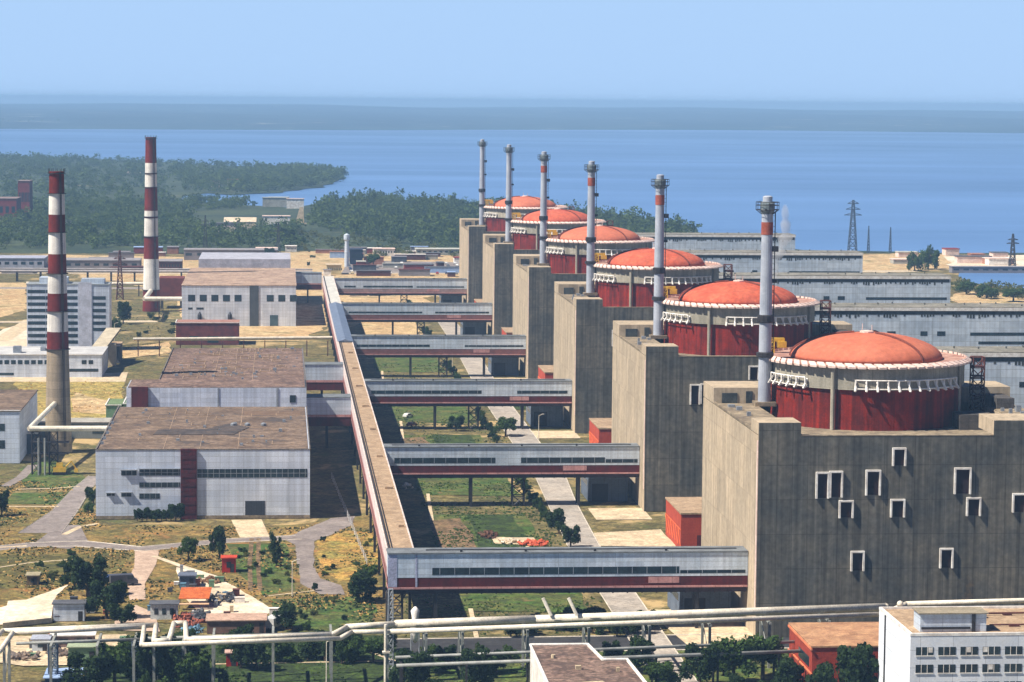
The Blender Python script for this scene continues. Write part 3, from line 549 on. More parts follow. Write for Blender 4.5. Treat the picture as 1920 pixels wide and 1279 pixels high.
def long_gallery():
    t = thing('enclosed_gallery', 'very long enclosed gallery running from the near corner to the far car park', 'gallery', (25.7, 560, 0))
    X0, X1 = 23.0, 28.7
    segs = [(559.7, 1040, TAN, 0), (1040.3, 1232, mat('metal_roof_blue', C(136, 148, 166), .4, C(110, 120, 140), .5, .15, metal=.3), .8), (1232.3, 1432, mat('pale_roof', C(206, 204, 196), .8), 0)]
    b = MB(); b.box(X0, X1, 559.7, 1432, 12.5, 15.9); mesh('wall', b, mat('gallery_white', C(228, 214, 210), .8, C(214, 198, 194), .3, .12, panel=(3, 9, .08)), t)
    b = MB(); b.box(X0+.04, X1-.04, 559.7, 1432, 9.2, 12.49); mesh('lower_wall', b, PINKR, t)
    b = MB(); b.box(X0-.12, X0+.25, 559.7, 1432, 15.9, 16.35); b.box(X1-.2, X1+.1, 559.7, 1432, 15.9, 16.2); mesh('parapet', b, mat('parapet_pale', C(220, 206, 198)), t)
    for a, c, m, up in segs:
        b = MB(); b.box(X0+.25, X1-.2, a, c, 15.9, 16.05)
        if up: b.add([(X0-.2, a, 16.4), (X1+.2, a, 16.4), (X1+.2, c, 16.4), (X0-.2, c, 16.4), ((X0+X1)/2, a, 17.3), ((X0+X1)/2, c, 17.3)], [(0,1,4), (2,3,5), (0,4,5,3), (1,2,5,4), (0,3,2,1)])
        mesh('roof', b, m, t)
    b = MB(); b.box(X0+1.1, X0+1.25, 560, 1040, 16.05, 16.3); b.box(X0+.5, X0+.9, 560, 1432, 16.055, 16.12); mesh('roof_gutter', b, DARKM, t)
    b = MB(); b.box(X0+.6, X1-.6, 560, 1430, 8.2, 9.19); mesh('girder', b, mat('girder_dark', C(66, 52, 54)), t)
    for k in range(30):
        y = 562+k*29.5
        b = MB(); b.box(X0+.4, X0+1, y, y+.7, 0, 8.2); b.box(X1-1, X1-.4, y, y+.7, 0, 8.2); b.tube((X0+.7, y+.3, 1), (X1-.7, y+.3, 7.6), .12, 4); mesh('support', b, DARKM, t)
    b = MB(); [b.box(X0-.03, X0, y, y+2.2, 10.2, 11.6) for y in np.arange(562, 1430, 3.05)]; mesh('window', b, mat('pink_window', C(164, 108, 104), .5, None, .5, .3), t)
    b = MB(); [b.box(X0+2+random.uniform(0, 2), X0+2.6+random.uniform(2.1, 2.4), y, y+.8, 16.05, 16.6) for y in np.arange(590, 1040, 58)]; mesh('roof_hatch', b, TAN, t)
long_gallery()
def side_bridge(Y, x0, label, zt=16.2):
    t = thing('bridge', label, 'bridge', (15.5, Y+3, 0), 'short bridges from the gallery to the workshop')
    b = MB(); b.box(x0, 22.95, Y, Y+9, 10.8, zt); mesh('wall', b, PALE, t)
    b = MB(); b.box(x0, 22.95, Y-.2, Y+9.2, zt+.003, zt+.25); mesh('roof', b, mat('bridge_roof', C(120, 126, 130)), t)
    b = MB(); b.box(x0, 22.95, Y+.05, Y+8.9, 7.2, 10.0); mesh('lower_wall', b, MAROON, t)
    b = MB(); b.box(x0, 22.95, Y-.1, Y+9, 10.03, 10.78); mesh('ledge', b, PINKR, t)
    b = MB(); b.box(15, 15.8, Y+1, Y+2, 0, 7.2); b.box(15, 15.8, Y+6, Y+7, 0, 7.2); mesh('support', b, DARKM, t)
side_bridge(846, 8.7, 'near short bridge between the brown-roofed workshop and the long gallery')
side_bridge(950, 8.5, 'far short bridge between the brown-roofed workshop and the long gallery')
side_bridge(1452, 8.9, 'pale short bridge at the far end of the long gallery')

# ---------------------------------------------------------------- workshop on the left
def workshop():
    t = thing('workshop', 'big white workshop with brown flat roofs and dark red stair shaft', 'workshop', (-20, 705, 0))
    b = MB(); b.box(-47.4, 8.5, 705, 803, 0, 18.2); mesh('wall', b, PALE2, t)
    b = MB(); b.box(-46.9, 8.0, 705.4, 802.9, 18.203, 18.35); mesh('roof', b, BROWNR, t)
    b = MB(); b.box(-47.5, -47.1, 704.9, 803, 18.2, 18.6); b.box(8.3, 8.6, 704.9, 803, 18.2, 18.6); b.box(-47.1, 8.3, 704.9, 705.2, 18.2, 18.5); mesh('parapet', b, mat('parapet_grey', C(128, 120, 112), .9, C(84, 80, 78), .5, .4), t)
    b = MB(); b.box(-45, 8.5, 803.1, 826, 0, 24); b.box(-36.5, 8.5, 826, 936, 0, 23.4); mesh('rear_wall', b, PALE2, t)
    b = MB(); b.box(-44.6, 8.1, 803.5, 826, 24.003, 24.15); b.box(-36.2, 8.1, 826.1, 935.6, 23.403, 23.6); mesh('rear_roof', b, BROWN2, t)
    b = MB(); b.box(8.25, 8.6, 803.2, 936, 23.6, 24.0); b.box(-36.6, -36.3, 826, 936, 23.4, 23.9); mesh('parapet', b, mat('parapet_grey'), t)
    s = MB(); s.box(-25.3, -21.1, 704.2, 704.99, 0, 18.6); o = mesh('stair_shaft', s, mat('shaft_dark_red', C(98, 24, 30), .8, C(70, 18, 24), .6, .4, panel=(1.1, 1.2, .2)), t)
    s = MB(); [s.box(-24.8, -21.6, 704.1, 704.19, z, z+.9) for z in np.arange(1.5, 18, 2.4)]; mesh('window', s, mat('dark_red_glass', C(80, 30, 34), .3), o)
    s = MB(); s.box(-43.5, -38.6, 802, 803.09, 18.4, 24.4); mesh('stair_shaft', s, MAROON, t)
    for x0, x1, z0, z1 in ((-21, 7.8, 10.9, 13.2), (-36.1, -25.5, 11.5, 13.2), (-36.1, -25.5, 8.4, 9.7), (-36.1, -30.8, 5.4, 6.8), (-40.8, -36.8, 11.6, 12.9), (-44.6, -42.5, 6.2, 6.9), (-40.8, -38.2, 6.0, 7.0)):
        b = MB(); b.box(x0, x1, 704.93, 704.99, z0, z1); o = mesh('window', b, GLASS, t)
        b = MB(); [b.box(x, x+.12, 704.89, 704.925, z0, z1) for x in np.arange(x0+1.2, x1-.3, 1.5)]; b.box(x0, x1, 704.88, 704.925, (z0+z1)/2-.06, (z0+z1)/2+.06) if z1-z0 > 1.5 else 0; mesh('frame', b, GREYM, o)
    b = MB(); b.box(-40.9, -36.7, 704.1, 704.98, 12.95, 13.2); b.box(-41, -38, 704.2, 704.98, 7.05, 7.25); b.box(-44.8, -42.3, 704.3, 704.98, 6.95, 7.1); b.box(-36.2, -25.4, 704.5, 704.98, 13.25, 13.4); mesh('awning', b, GREYM, t)
    b = MB(); b.box(-8.5, -3.3, 704.92, 704.99, .1, 4.7); mesh('gate', b, mat('gate_grey', C(58, 62, 70), .6, None, .5, .2, panel=(1.3, 4.7, .08)), t)
    b = MB(); b.box(3.5, 5.3, 802.95, 803.08, 19.6, 21.8); mesh('window', b, GLASS, t)
    b = MB(); b.box(-.5, .1, 802.9, 803.08, 18.4, 24); b.box(-18, -17.5, 802.95, 803.08, 18.3, 24); mesh('drain_pipe', b, GREYM, t)
    b = MB(); b.box(-47.42, 8.52, 704.88, 704.98, 0, .9); mesh('plinth', b, CONCD, t)
    b = MB()
    for x in (-30, -20.5, -10.5): b.box(x, x+.15, 706, 802, 18.35, 18.42)
    for y in (728, 752, 778): b.box(-46, 7.5, y, y+.25, 18.35, 18.41)
    for x in (-20, -8): b.box(x, x+.15, 827, 935, 23.6, 23.7)
    for y in (846, 864, 890, 912): b.box(-36, 8, y, y+.3, 23.6, 23.68)
    for k in range(46):
        x = random.uniform(-34, 2); y = random.uniform(830, 925); a = random.uniform(1.5, 6); c = random.uniform(2, 12)
        for q in ((x, x+a, y, y+.3), (x, x+a, y+c, y+c+.3), (x, x+.2, y+.3, y+c), (x+a-.2, x+a, y+.3, y+c)): b.box(*q, 23.6, 23.78)
    for k in range(20):
        x = random.uniform(-44, 2); y = random.uniform(708, 792); a = random.uniform(2, 8); b.box(x, x+a, y, y+.25, 18.35, 18.5); b.box(x, x+.18, y+.25, y+random.uniform(2, 9), 18.35, 18.48)
    mesh('roof_seam', b, mat('seam_tan', C(170, 146, 122)), t)
    b = MB(); b.prism([(-34, 736), (-12, 736), (-8, 752), (-14, 760), (-20, 748), (-33, 747)], 18.36, 18.5); mesh('roof_patch', b, mat('patch_dark', C(62, 58, 58), .9, C(92, 82, 76), .3, .4), t)
    b = MB(); b.box(-10, 6.5, 781, 791, 18.36, 18.42); mesh('roof_patch', b, mat('patch_brown', C(118, 96, 78)), t)
    b = MB()
    for k in range(26): x = random.uniform(-44, 6); y = random.uniform(708, 800); s_ = random.uniform(.3, .9); b.box(x, x+s_, y, y+s_, 18.35, 18.35+random.uniform(.3, .9))
    for k in range(40): x = random.uniform(-34, 6); y = random.uniform(828, 932); s_ = random.uniform(.3, 1.2); b.box(x, x+s_, y, y+s_, 23.6, 23.6+random.uniform(.2, .9))
    for y in (712, 722, 734, 744, 756): b.box(-46.6, -45.8, y, y+.8, 18.9, 19.6)
    for x in (-12.5, -8.5, -4): b.lathe(x, 756, [(.8, 18.5), (.8, 19), (.2, 19.3)], 8)
    mesh('roof_vent', b, GREYM, t)
workshop()

def slab_building(name, label, cat, x0, x1, y0, y1, z1, wall, roof, wins=(), glass=GLASS, extra=None, group=None, par=True, ov=.25):
    t = thing(name, label, cat, ((x0+x1)/2, (y0+y1)/2, 0), group)
    b = MB(); b.box(x0, x1, y0, y1, 0, z1); mesh('wall', b, wall, t)
    b = MB(); b.box(x0-ov, x1+ov, y0-ov, y1+ov, z1+.003, z1+.3); r = mesh('roof', b, roof, t)
    if par: b = MB(); b.box(x0-ov-.05, x1+ov+.05, y0-ov-.05, y0-ov+.3, z1+.3, z1+.55); b.box(x0-ov-.05, x0-ov+.3, y0-ov+.31, y1+ov, z1+.3, z1+.55); mesh('coping', b, WHITE, r)
    for a, c, z0, zt in wins: b = MB(); b.box(a, c, y0-.06, y0-.01, z0, zt); mesh('window', b, glass, t)
    return t
# second white building farther back
t = slab_building('boiler_house', 'white boiler house with a row of square windows and tan roof', 'boiler house', -47, 8.2, 1304, 1438, 19.6, PALE2, mat('roof_pinktan', C(190, 164, 142), .95, C(164, 138, 120), .1, .2), [(-44+k*5.6, -40.6+k*5.6, 12, 15.2) for k in range(5)]+[(-6+k*5.6, -2.6+k*5.6, 12, 15.2) for k in range(3)]+[(-44, -41.8, 8, 9), (-40, -36.5, 8, 9)], par=False)
b = MB(); b.box(-14.3, -9.9, 1303.7, 1303.99, 0, 19.7); mesh('stair_shaft', b, mat('shaft_grey', C(78, 84, 88), .6), t)
b = MB(); b.box(-4.5, -.5, 1303.9, 1303.99, .1, 5.4); mesh('gate', b, mat('gate_teal', C(80, 104, 112)), t)
b = MB(); b.box(-43, 6, 1438.1, 1500, 0, 22.5); b.box(-43, 6, 1438.3, 1500, 22.5, 24.6); mesh('rear_wall', b, mat('lilac_wall', C(176, 178, 190)), t)
b = MB(); [b.lathe(x, 1303, [(1.1, 0), (1, 5.5), (.2, 7)], 8) for x in (-38.4, -23.8)]; mesh('exhaust_cone', b, DARKM, t)
# low red brick store in front of it
t = slab_building('store', 'low dark red store in front of the white boiler house', 'store', -46, -18, 1204, 1222, 9.6, mat('dark_brick', C(128, 62, 56), .9, C(96, 50, 50), .4, .3), mat('roof_redtan', C(168, 124, 110)), [(-40, -36, 2, 4), (-32, -27, 1, 4), (-23, -20, 2, 4)])
# office tower
def office_tower():
    x0, x1, y0, y1, z = -109.2, -73.6, 1175, 1190, 28.8
    t = thing('office_tower', 'tall white office slab striped with dark window bands behind the chimney', 'office tower', (-91, 1182, 0))
    b = MB(); b.box(x0, x1, y0, y1, 0, z); mesh('wall', b, PALE2, t)
    b = MB(); b.box(x0-.2, x1+.2, y0-.2, y1+.2, z+.003, z+.35); mesh('roof', b, mat('tower_roof', C(140, 146, 150)), t)
    b = MB(); b.box(-104, -92, 1178, 1188, z+.35, z+3); b.box(-86, -76, 1178, 1187, z+.35, z+2.4); mesh('roof_house', b, PALE, t)
    for k in range(9):
        zz = 3.2+k*2.75
        for a, c in ((x0+.4, -101.2), (-92.0, -87.3)): b = MB(); b.box(a, c, y0-.07, y0-.01, zz, zz+1.45); mesh('window', b, GLASS, t)
        b = MB(); b.box(-101, -92.2, y0-.07, y0-.01, zz, zz+1.45); mesh('window', b, GLASS, t)
        if 1 < k < 8: b = MB(); b.box(-80.8, -75.2, y0-.07, y0-.01, zz, zz+1.45); mesh('window', b, GLASS, t)
    b = MB(); b.box(-87, -81.2, y0-.3, y0-.01, 0, z+1.2); mesh('stair_shaft', b, mat('tower_shaft', C(206, 210, 226), .8), t)
office_tower()
t = slab_building('canteen', 'low wide white building at the foot of the striped office tower', 'low building', -121, -69.6, 1064, 1100, 8.6, PALE2, mat('canteen_roof', C(192, 192, 190), .9, C(168, 168, 168), .15, .15), [(-118+k*2.6, -116.2+k*2.6, 5.2, 6.8) for k in range(13)]+[(-77.5, -75.6, 5.2, 6.8), (-74.8, -73, 5.2, 6.8), (-84, -71, 2.2, 3.4), (-117, -104, .8, 1.8)])
b = MB(); b.box(-105, -102, 1072, 1076, 8.9, 11.5); b.box(-95, -93, 1080, 1084, 8.9, 10.4); mesh('roof_vent', b, GREYM, t)
b = MB(); b.add([(-76, 1100, 8.9), (-70, 1100, 8.9), (-66, 1130, 14), (-72, 1130, 14), (-76, 1100, 7.9), (-70, 1100, 7.9), (-66, 1130, 13), (-72, 1130, 13)], [(0,1,2,3), (7,6,5,4), (0,4,5,1), (1,5,6,2), (2,6,7,3), (3,7,4,0)]); b.box(-70, -67, 1110, 1116, 0, 9); mesh('conveyor', b, mat('conveyor_pale', C(196, 184, 160)), t)
slab_building('shed', 'small flat brown-roofed shed right of the low white building', 'shed', -74, -66, 1120, 1140, 7, mat('shed_dark', C(84, 84, 90)), TAN, [(-73, -70, 3, 5)])
slab_building('outbuilding', 'white building cut by the left edge, dark windows and brown roof', 'building', -104, -77.6, 814, 873, 15.6, PALE2, BROWNR, [(-100, -82, 9.8, 12), (-100, -82, 4.5, 7)])
# low service blocks behind near chimney
slab_building('service_block', 'low grey service building between the near chimney and the workshop', 'service building', -80, -50, 873, 885, 5, mat('service_grey', C(120, 128, 130), .8, None, .2, .2), mat('service_roof', C(170, 166, 156)), [(-60, -52, 1.5, 3)])
slab_building('service_block', 'dark low block left of the near chimney foot', 'service building', -88, -74, 836, 850, 6, mat('service_dark', C(70, 80, 88), .8, None, .2, .2), mat('service_roof2', C(130, 132, 130)), [(-84, -80, 2, 4)])
# salmon-roofed yard and green sheds
slab_building('shed', 'salmon roofed shed beside the rear roof of the workshop', 'shed', -45, -38, 925, 960, 6, mat('brick_plain', C(140, 80, 70)), mat('salmon_roof', C(198, 140, 122), .9, C(170, 112, 98), .3, .25, panel=(3, 3, .15)))
slab_building('shed', 'pale green shed next to the salmon roofed one', 'shed', -53, -48.5, 925, 948, 5, GREENP, mat('green_roof', C(140, 160, 134)))
slab_building('shed', 'darker green shed farther left of the pale green one', 'shed', -59, -54, 925, 945, 4.5, GREENP, mat('green_roof2', C(112, 132, 92)))

# ---------------------------------------------------------------- chimneys
def chimney(cx, cy, rb, rt, h, bands, label):
    t = thing('chimney', label, 'chimney', (cx, cy, 0), 'tall banded chimneys')
    rad = lambda z: rb+(rt-rb)*(z/h)**.8
    for z0, z1, m in bands:
        b = MB(); n = max(2, int((z1-z0)/6)); b.lathe(cx, cy, [(rad(z0+(z1-z0)*k/n), z0+(z1-z0)*k/n) for k in range(n+1)], 40, cap=(z1 >= h)); mesh('paint_band' if m != CHC else 'shaft', b, m, t, False)
    b = MB()
    for z in [h-.6]+[b_[0] for b_ in bands[1::2]]: b.lathe(cx, cy, [(rad(z)+.02, z-.12), (rad(z)+.55, z-.1), (rad(z)+.55, z+.08), (rad(z)+.02, z+.1)], 32, cap=False)
    for k in range(12): a = 2*pi*k/12; b.tube((cx+(rt+.3)*cos(a), cy+(rt+.3)*sin(a), h-.5), (cx+(rt+.3)*cos(a), cy+(rt+.3)*sin(a), h+.9), .07, 4)
    mesh('walkway', b, DARKM, t)
    b = MB(); b.tube((cx+rb*.5, cy-rb*.87, 2), (cx+rt*.5, cy-rt*.9, h), .12, 4); b.tube((cx+rb*.6, cy-rb*.87, 2), (cx+rt*.65, cy-rt*.9, h), .12, 4); mesh('ladder', b, DARKM, t)
    return t
zs = lambda ys, Y: [112-(y-178.+8)/5042*Y for y in ys]
cz = [87.3, 80.5, 74, 68.5, 61.8, 55.7, 49.6, 44, 37.7, 32.2]
bd = [(0, cz[9], CHC)]
for k in range(9, 0, -1): bd.append((cz[k], cz[k-1], CHR if (k % 2) else CHW))
t1 = chimney(-68.2, 840, 4.3, 2.25, 87.3, bd, 'near chimney, red and white bands above bare grey concrete')
def _z2(y): return 112-(y-175.5)/5042*1394
ys = [580, 540, 482, 440, 406, 403, 392, 348, 324, 322, 303, 255]; cols = [CHR, CHW, CHR, CHW, CHR, CHW, CHR, CHW, CHR, CHW, CHR]
bd = []
for k in range(11): bd.append((max(0, _z2(ys[k])), _z2(ys[k+1]), cols[k]))
chimney(-66., 1394, 4.6, 2.7, _z2(255), bd, 'far chimney, red and white bands from top to base')
# flue ducts and their stands
t = thing('flue_duct', 'round pale duct from the near chimney to the workshop roof edge', 'duct', (-58, 788, 0))
b = MB(); b.path([(-72.3, 789, 13.6), (-46, 789, 13.6)], .8, 12); b.tube((-72.3, 789, 13.6), (-69, 836.5, 15.5), .8, 12); mesh('pipe', b, PIPEW, t)
b = MB(); [b.lattice(x, 790, 0, 12.6, 2.4, 2.4, .16, 4) for x in (-70.5, -65.5)]; b.box(-72, -61, 788.5, 791.5, 6, 6.3); b.box(-72, -61, 788.5, 791.5, 9.4, 9.7); mesh('stand', b, DARKM, t)
b = MB(); b.tube((-69.6, 787.5, 0), (-69.6, 787.5, 11), .28, 8); b.tube((-67.8, 787.5, 0), (-67.8, 787.5, 11), .28, 8); mesh('downpipe', b, PIPEG, t)
t = thing('flue_duct', 'round pale duct from the far chimney to the white boiler house', 'duct', (-57, 1320, 0))
b = MB(); b.path([(-66, 1389, 11), (-66, 1325, 11.6), (-47.1, 1325, 11.6)], 1.1, 12); mesh('pipe', b, PIPEW, t)
b = MB(); b.lattice(-58, 1325, 0, 10.6, 2, 2, .15, 4); mesh('stand', b, DARKM, t)
t = thing('duct_house', 'rust red duct housing beside the far chimney', 'duct', (-54, 1420, 0))
b = MB(); b.box(-63, -50, 1412, 1430, 5, 16); mesh('casing', b, mat('rust_casing', C(120, 58, 48), .8, None, .3, .3), t)
for q in (-62, -52): b = MB(); b.box(q, q+1, 1413, 1414, 0, 5); mesh('support', b, DARKM, t)

# ---------------------------------------------------------------- foreground buildings
def office():
    x0, x1, y0, y1, z = 110, 175, 456.6, 481, 18.
    t = thing('office_block', 'white office block in the bottom right corner with rows of dark windows', 'office block', (140, 470, 0))
    b = MB(); b.box(x0, x1, y0, y1, 0, z); mesh('wall', b, mat('office_wall', C(234, 238, 242), .8, C(222, 228, 236), .3, .08, panel=(5.8, 3.1, .06)), t)
    b = MB(); b.box(x0+.4, x1, y0+.4, y1-.4, z+.003, z+.1); mesh('roof', b, TAN, t)
    b = MB(); b.box(x0-.05, x1, y0-.05, y0+.4, z, z+.5); b.box(x0-.05, x0+.4, y0+.41, y1-.41, z, z+.5); b.box(x0-.05, x1, y1-.4, y1+.05, z, z+.5); mesh('parapet', b, WHITE, t)
    b = MB(); b.box(112.4, 124.2, 459.6, 464.4, z+.1, z+3.3); h_ = mesh('roof_house', b, PALE, t)
    b = MB(); b.box(112.6, 121.3, 459.4, 459.59, z+.6, z+1.0); b.box(121.6, 122.2, 459.3, 459.59, z+.1, z+3.4); mesh('window', b, DARKM, h_)
    b = MB(); b.box(112.1, 124.5, 459.2, 464.7, z+3.303, z+3.5); mesh('roof_slab', b, mat('roofhouse_top', C(150, 140, 120)), h_)
    b = MB(); b.box(109.8, 109.99, 475.4, 475.9, 0, 18); mesh('drain_pipe', b, DARKM, t)
    for r_ in range(6):
        zz = z-3.4-r_*3.1
        if zz < 0: break
        for k in range(12):
            xa = x0+1+k*3.95
            b = MB(); b.box(xa, xa+3.1, y0-.06, y0-.01, zz, zz+1.45); o = mesh('window', b, GLASS, t)
            b = MB(); b.box(xa+.95, xa+1.05, y0-.1, y0-.061, zz, zz+1.45); b.box(xa+2, xa+2.1, y0-.1, y0-.061, zz, zz+1.45); b.box(xa-.1, xa+3.2, y0-.14, y0-.062, zz-.16, zz-.02)
            if random.random() < .5: s_ = random.choice((.1, 1.1, 2.2)); b.box(xa+s_, xa+s_+.75, y0-.09, y0-.061, zz+.5, zz+1.4)
            mesh('frame', b, WHITE, o)
    b = MB()
    for k in range(14): x = random.uniform(126, 160); y = random.uniform(459, 482); b.box(x, x+random.uniform(.4, 2), y, y+random.uniform(.4, 2), z+.1, z+random.uniform(.4, 1.4))
    b.path([(126, 464, z+.4), (150, 465, z+.4), (152, 480, z+.4)], .15, 6); b.path([(126, 474, z+.5), (165, 475, z+.5)], .18, 6)
    mesh('roof_vent', b, RUST, t)
office()
t = thing('brick_building', 'orange-red brick building left of the white office block, flat tan roof', 'brick building', (106, 498, 0))
b = MB(); b.box(99, 122, 487.4, 509.5, 0, 9.7); mesh('wall', b, mat('deep_brick', C(178, 70, 48), .9, C(150, 56, 40), .6, .2), t)
b = MB(); b.box(98.8, 122, 487.2, 509.7, 9.703, 10); r_ = mesh('roof', b, mat('tan_roof2', C(196, 152, 114), .95, C(170, 126, 94), .3, .2), t)
b = MB(); b.box(98.7, 98.98, 487, 509.8, 9.2, 9.6); b.box(98.75, 98.98, 487, 509.8, 4.6, 4.9); mesh('coping', b, mat('coping_orange', C(226, 130, 90)), r_)
b = MB(); b.box(98.93, 98.99, 490, 500, 5.5, 7.4); mesh('window', b, GLASS, t)
t = thing('flat_building', 'flat brown-roofed building with white walls at the bottom centre', 'building', (54, 470, 0))
pts = [(46.9, 430), (65, 430), (63.2, 477.9), (58.8, 477.9), (57.6, 491.5), (46.9, 491.5)]
b = MB(); b.prism(pts, 0, 9.6); mesh('wall', b, WHITE, t)
b = MB(); b.prism([(47.2, 430), (64.7, 430), (62.9, 477.6), (58.5, 477.6), (57.3, 491.2), (47.2, 491.2)], 9.603, 9.75); r_ = mesh('roof', b, BROWN2, t)
b = MB(); P4 = pts+[pts[0]]
for a, c in zip(P4, P4[1:]): b.tube((a[0], a[1], 9.9), (c[0], c[1], 9.9), .24, 6)
mesh('coping', b, WHITE, r_)
b = MB(); b.prism([(51, 456), (57, 458), (56.6, 460), (50.6, 458.5)], 9.76, 9.95); b.box(53, 54, 470, 471, 9.76, 10.4); b.box(60, 60.6, 468, 468.6, 9.76, 10.5); b.lathe(50, 480, [(.4, 9.76), (.4, 10.4)], 8); mesh('roof_patch', b, PATH, t)

# ---------------------------------------------------------------- pipe racks across the foreground
def rack():
    t = thing('pipe_rack', 'long elevated rack of thick cream pipes crossing the whole foreground', 'pipe rack', (20, 505, 0))
    z = 10.
    p1 = [(-49.9-6, 489.5, z), (-49.9, 489.2, z), (-49.2, 506.2, z), (-25, 510.8, z), (-24.6, 493.9, z), (11.9, 498.3, z), (14.2, 504.2, z), (21.6, 504.2, z), (119, 517.2, z)]
    p2 = [(-53, 489, z+.1), (-51.2, 507.5, z+.1), (-22.8, 512, z+.1), (-22.5, 496.8, z+.1), (-19.8, 497.2, z+.1), (-19.5, 513.5, z+.1), (-17.3, 513.8, z+.1), (-16.6, 498, z+.1), (10.4, 501.2, z+.1), (13.4, 508.5, z+.1), (23, 511, z+.1), (50, 514.6, z+.1), (121.2, 524.2, z+.1)]
    def smooth(b, pts, r):
        for a, c in zip(pts, pts[1:]): b.tube(a, c, r, 12)
        for a in pts: b.add(*ico(a, r*1.03))
    def ico(c, r):
        vs = [(c[0]+r*sin(u)*cos(v), c[1]+r*sin(u)*sin(v), c[2]+r*cos(u)) for u in (.001, pi/4, pi/2, 3*pi/4, pi-.001) for v in np.linspace(0, 2*pi, 9)[:-1]]
        return vs, [(i*8+j, (i+1)*8+j, (i+1)*8+(j+1)%8, i*8+(j+1)%8) for i in range(4) for j in range(8)]
    b = MB(); smooth(b, p1[:-1], .45); smooth(b, p1[-2:]+[(124, 518, z+1.9), (172, 523, z+1.9)], .5); mesh('pipe', b, PIPEW, t, True)
    b = MB(); smooth(b, p2[:10], .5); smooth(b, p2[10:], .8); smooth(b, p2[9:11], .6); mesh('pipe', b, PIPEW, t, True)
    b = MB(); smooth(b, [(119, 517.2, z), (119.6, 505, z+2), (114, 481.6, 18.9)], .6); mesh('pipe', b, PIPEW, t, True)
    b = MB(); b.tube((-24, 503, z-.7), (20, 507.5, z-.7), .35, 8); b.tube((21, 508, z-.7), (119, 521, z-.7), .35, 8); b.tube((-48, 500, z-.8), (-25, 503, z-.8), .3, 8); mesh('pipe', b, PIPEG, t, True)
    for x in (-50, -41.5, -33, -26.3, -22.7, -17.3, -11.8, -.6, 10.4, 21, 28.4, 35.4, 48, 60, 72, 84, 96, 108):
        y = 500+(x+25)*.12 if x > -26 else 498; y2 = y+9
        b = MB()
        for yy in (y, y2): b.box(x-.25, x+.25, yy-.25, yy+.25, 0, z-1.15)
        b.box(x-.22, x+.22, y-1, y2+2.4, z-1.14, z-.75); b.tube((x, y, 2), (x, y2, 8), .1, 4)
        mesh('support', b, mat('rack_post', C(150, 152, 146), .8, C(120, 124, 120), .5, .2), t)
    b = MB()
    for k in range(2):     # small expansion stubs standing on the pipe
        x = 51.5+k*5; b.path([(x+1.6, 514.3, z+.8), (x, 514.9, z+4.2)], .35, 6)
    mesh('vent_stub', b, PIPEW, t)
    b = MB(); b.lattice(-41.5, 503, 0, z-1.1, 1.6, 1.6, .14, 5); b.lattice(-26, 503, 0, z-1.1, 1.6, 1.6, .14, 5); mesh('lattice_support', b, mat('blue_grey_steel', C(92, 106, 124)), t)
    return t
rack()
t = thing('pipe_rack', 'lower rack of thin grey pipes behind the flat brown-roofed building', 'pipe rack', (60, 495, 0))
b = MB(); b.tube((22, 493.5, 7.3), (110, 506, 7.3), .3, 8); mesh('pipe', b, PIPEG, t, True)
b = MB(); b.tube((22, 489, 6.7), (110, 500, 6.7), .35, 8); mesh('pipe', b, PIPEG, t, True)
for x in (23, 35, 47, 59, 71, 83, 95, 107): b = MB(); yy = 490+(x-22)*.14; b.box(x-.2, x+.2, yy-1.6, yy-1.2, 0, 6.2); b.box(x-.2, x+.2, yy+3.6, yy+4, 0, 6.2); b.box(x-.2, x+.2, yy-2, yy+4.4, 6.2, 6.4); mesh('support', b, DARKM, t)
t = thing('steel_mast', 'tall steel lattice mast where the nearest bridge meets the long gallery', 'mast', (22, 512, 0))
b = MB(); b.lattice(21.9, 513, 0, 16.5, 1.2, .8, .12, 9); mesh('tower', b, GREYM, t)
b = MB(); b.tube((20.4, 499, 0), (20.4, 499, 12.4), .3, 8); b.box(19.8, 21.2, 498.5, 499.6, 7, 7.3); mesh('post', b, PIPEW, t)
t = thing('filter_tower', 'small white filter vessel under the nearest bridge beside the mast', 'vessel', (27, 520, 0))
b = MB(); b.lathe(27.6, 532, [(.2, 2.0), (.9, 3), (1, 6), (.6, 7), (.9, 8.6), (.2, 9.4)], 12); mesh('tank', b, WHITE, t, True)
b = MB(); [b.tube((27.6+dx, 532+dy, 0), (27.6+dx, 532+dy, 4), .1, 4) for dx in (-.8, .8) for dy in (-.8, .8)]; mesh('leg', b, GREYM, t)

# ---------------------------------------------------------------- yard clutter
def shed(name, label, cat, px0, px1, py, h, depth, wall, roof, win=0, roofpitch=0, group=None):
    a = g(px0, py); c = g(px1, py); x0, x1, y0 = a[0], c[0], a[1]; y1 = y0+depth
    t = thing(name, label, cat, ((x0+x1)/2, y0+depth/2, 0), group)
    b = MB(); b.box(x0, x1, y0, y1, 0, h); mesh('wall', b, wall, t)
    b = MB()
    if roofpitch:
        zc = h+roofpitch; ym = (y0+y1)/2
        b.add([(x0-.3, y0-.3, h), (x1+.3, y0-.3, h), (x1+.3, y1+.3, h), (x0-.3, y1+.3, h), (x0-.3, ym, zc), (x1+.3, ym, zc)], [(0,1,5,4), (2,3,4,5), (0,4,3), (1,2,5), (0,3,2,1)])
    else: b.box(x0-.3, x1+.3, y0-.3, y1+.3, h+.003, h+.2)
    mesh('roof', b, roof, t)
    for k in range(win): ww = (x1-x0)/(win*2+1); b = MB(); xx = x0+ww*(1+2*k); b.box(xx, xx+ww, y0-.05, y0-.01, h*.35, h*.75); mesh('window', b, GLASS, t)
    b = MB(); b.box(x1-1.3, x1-.4, y0-.05, y0-.01, .05, min(2.1, h*.85)); mesh('door', b, DARKM, t)
    return t
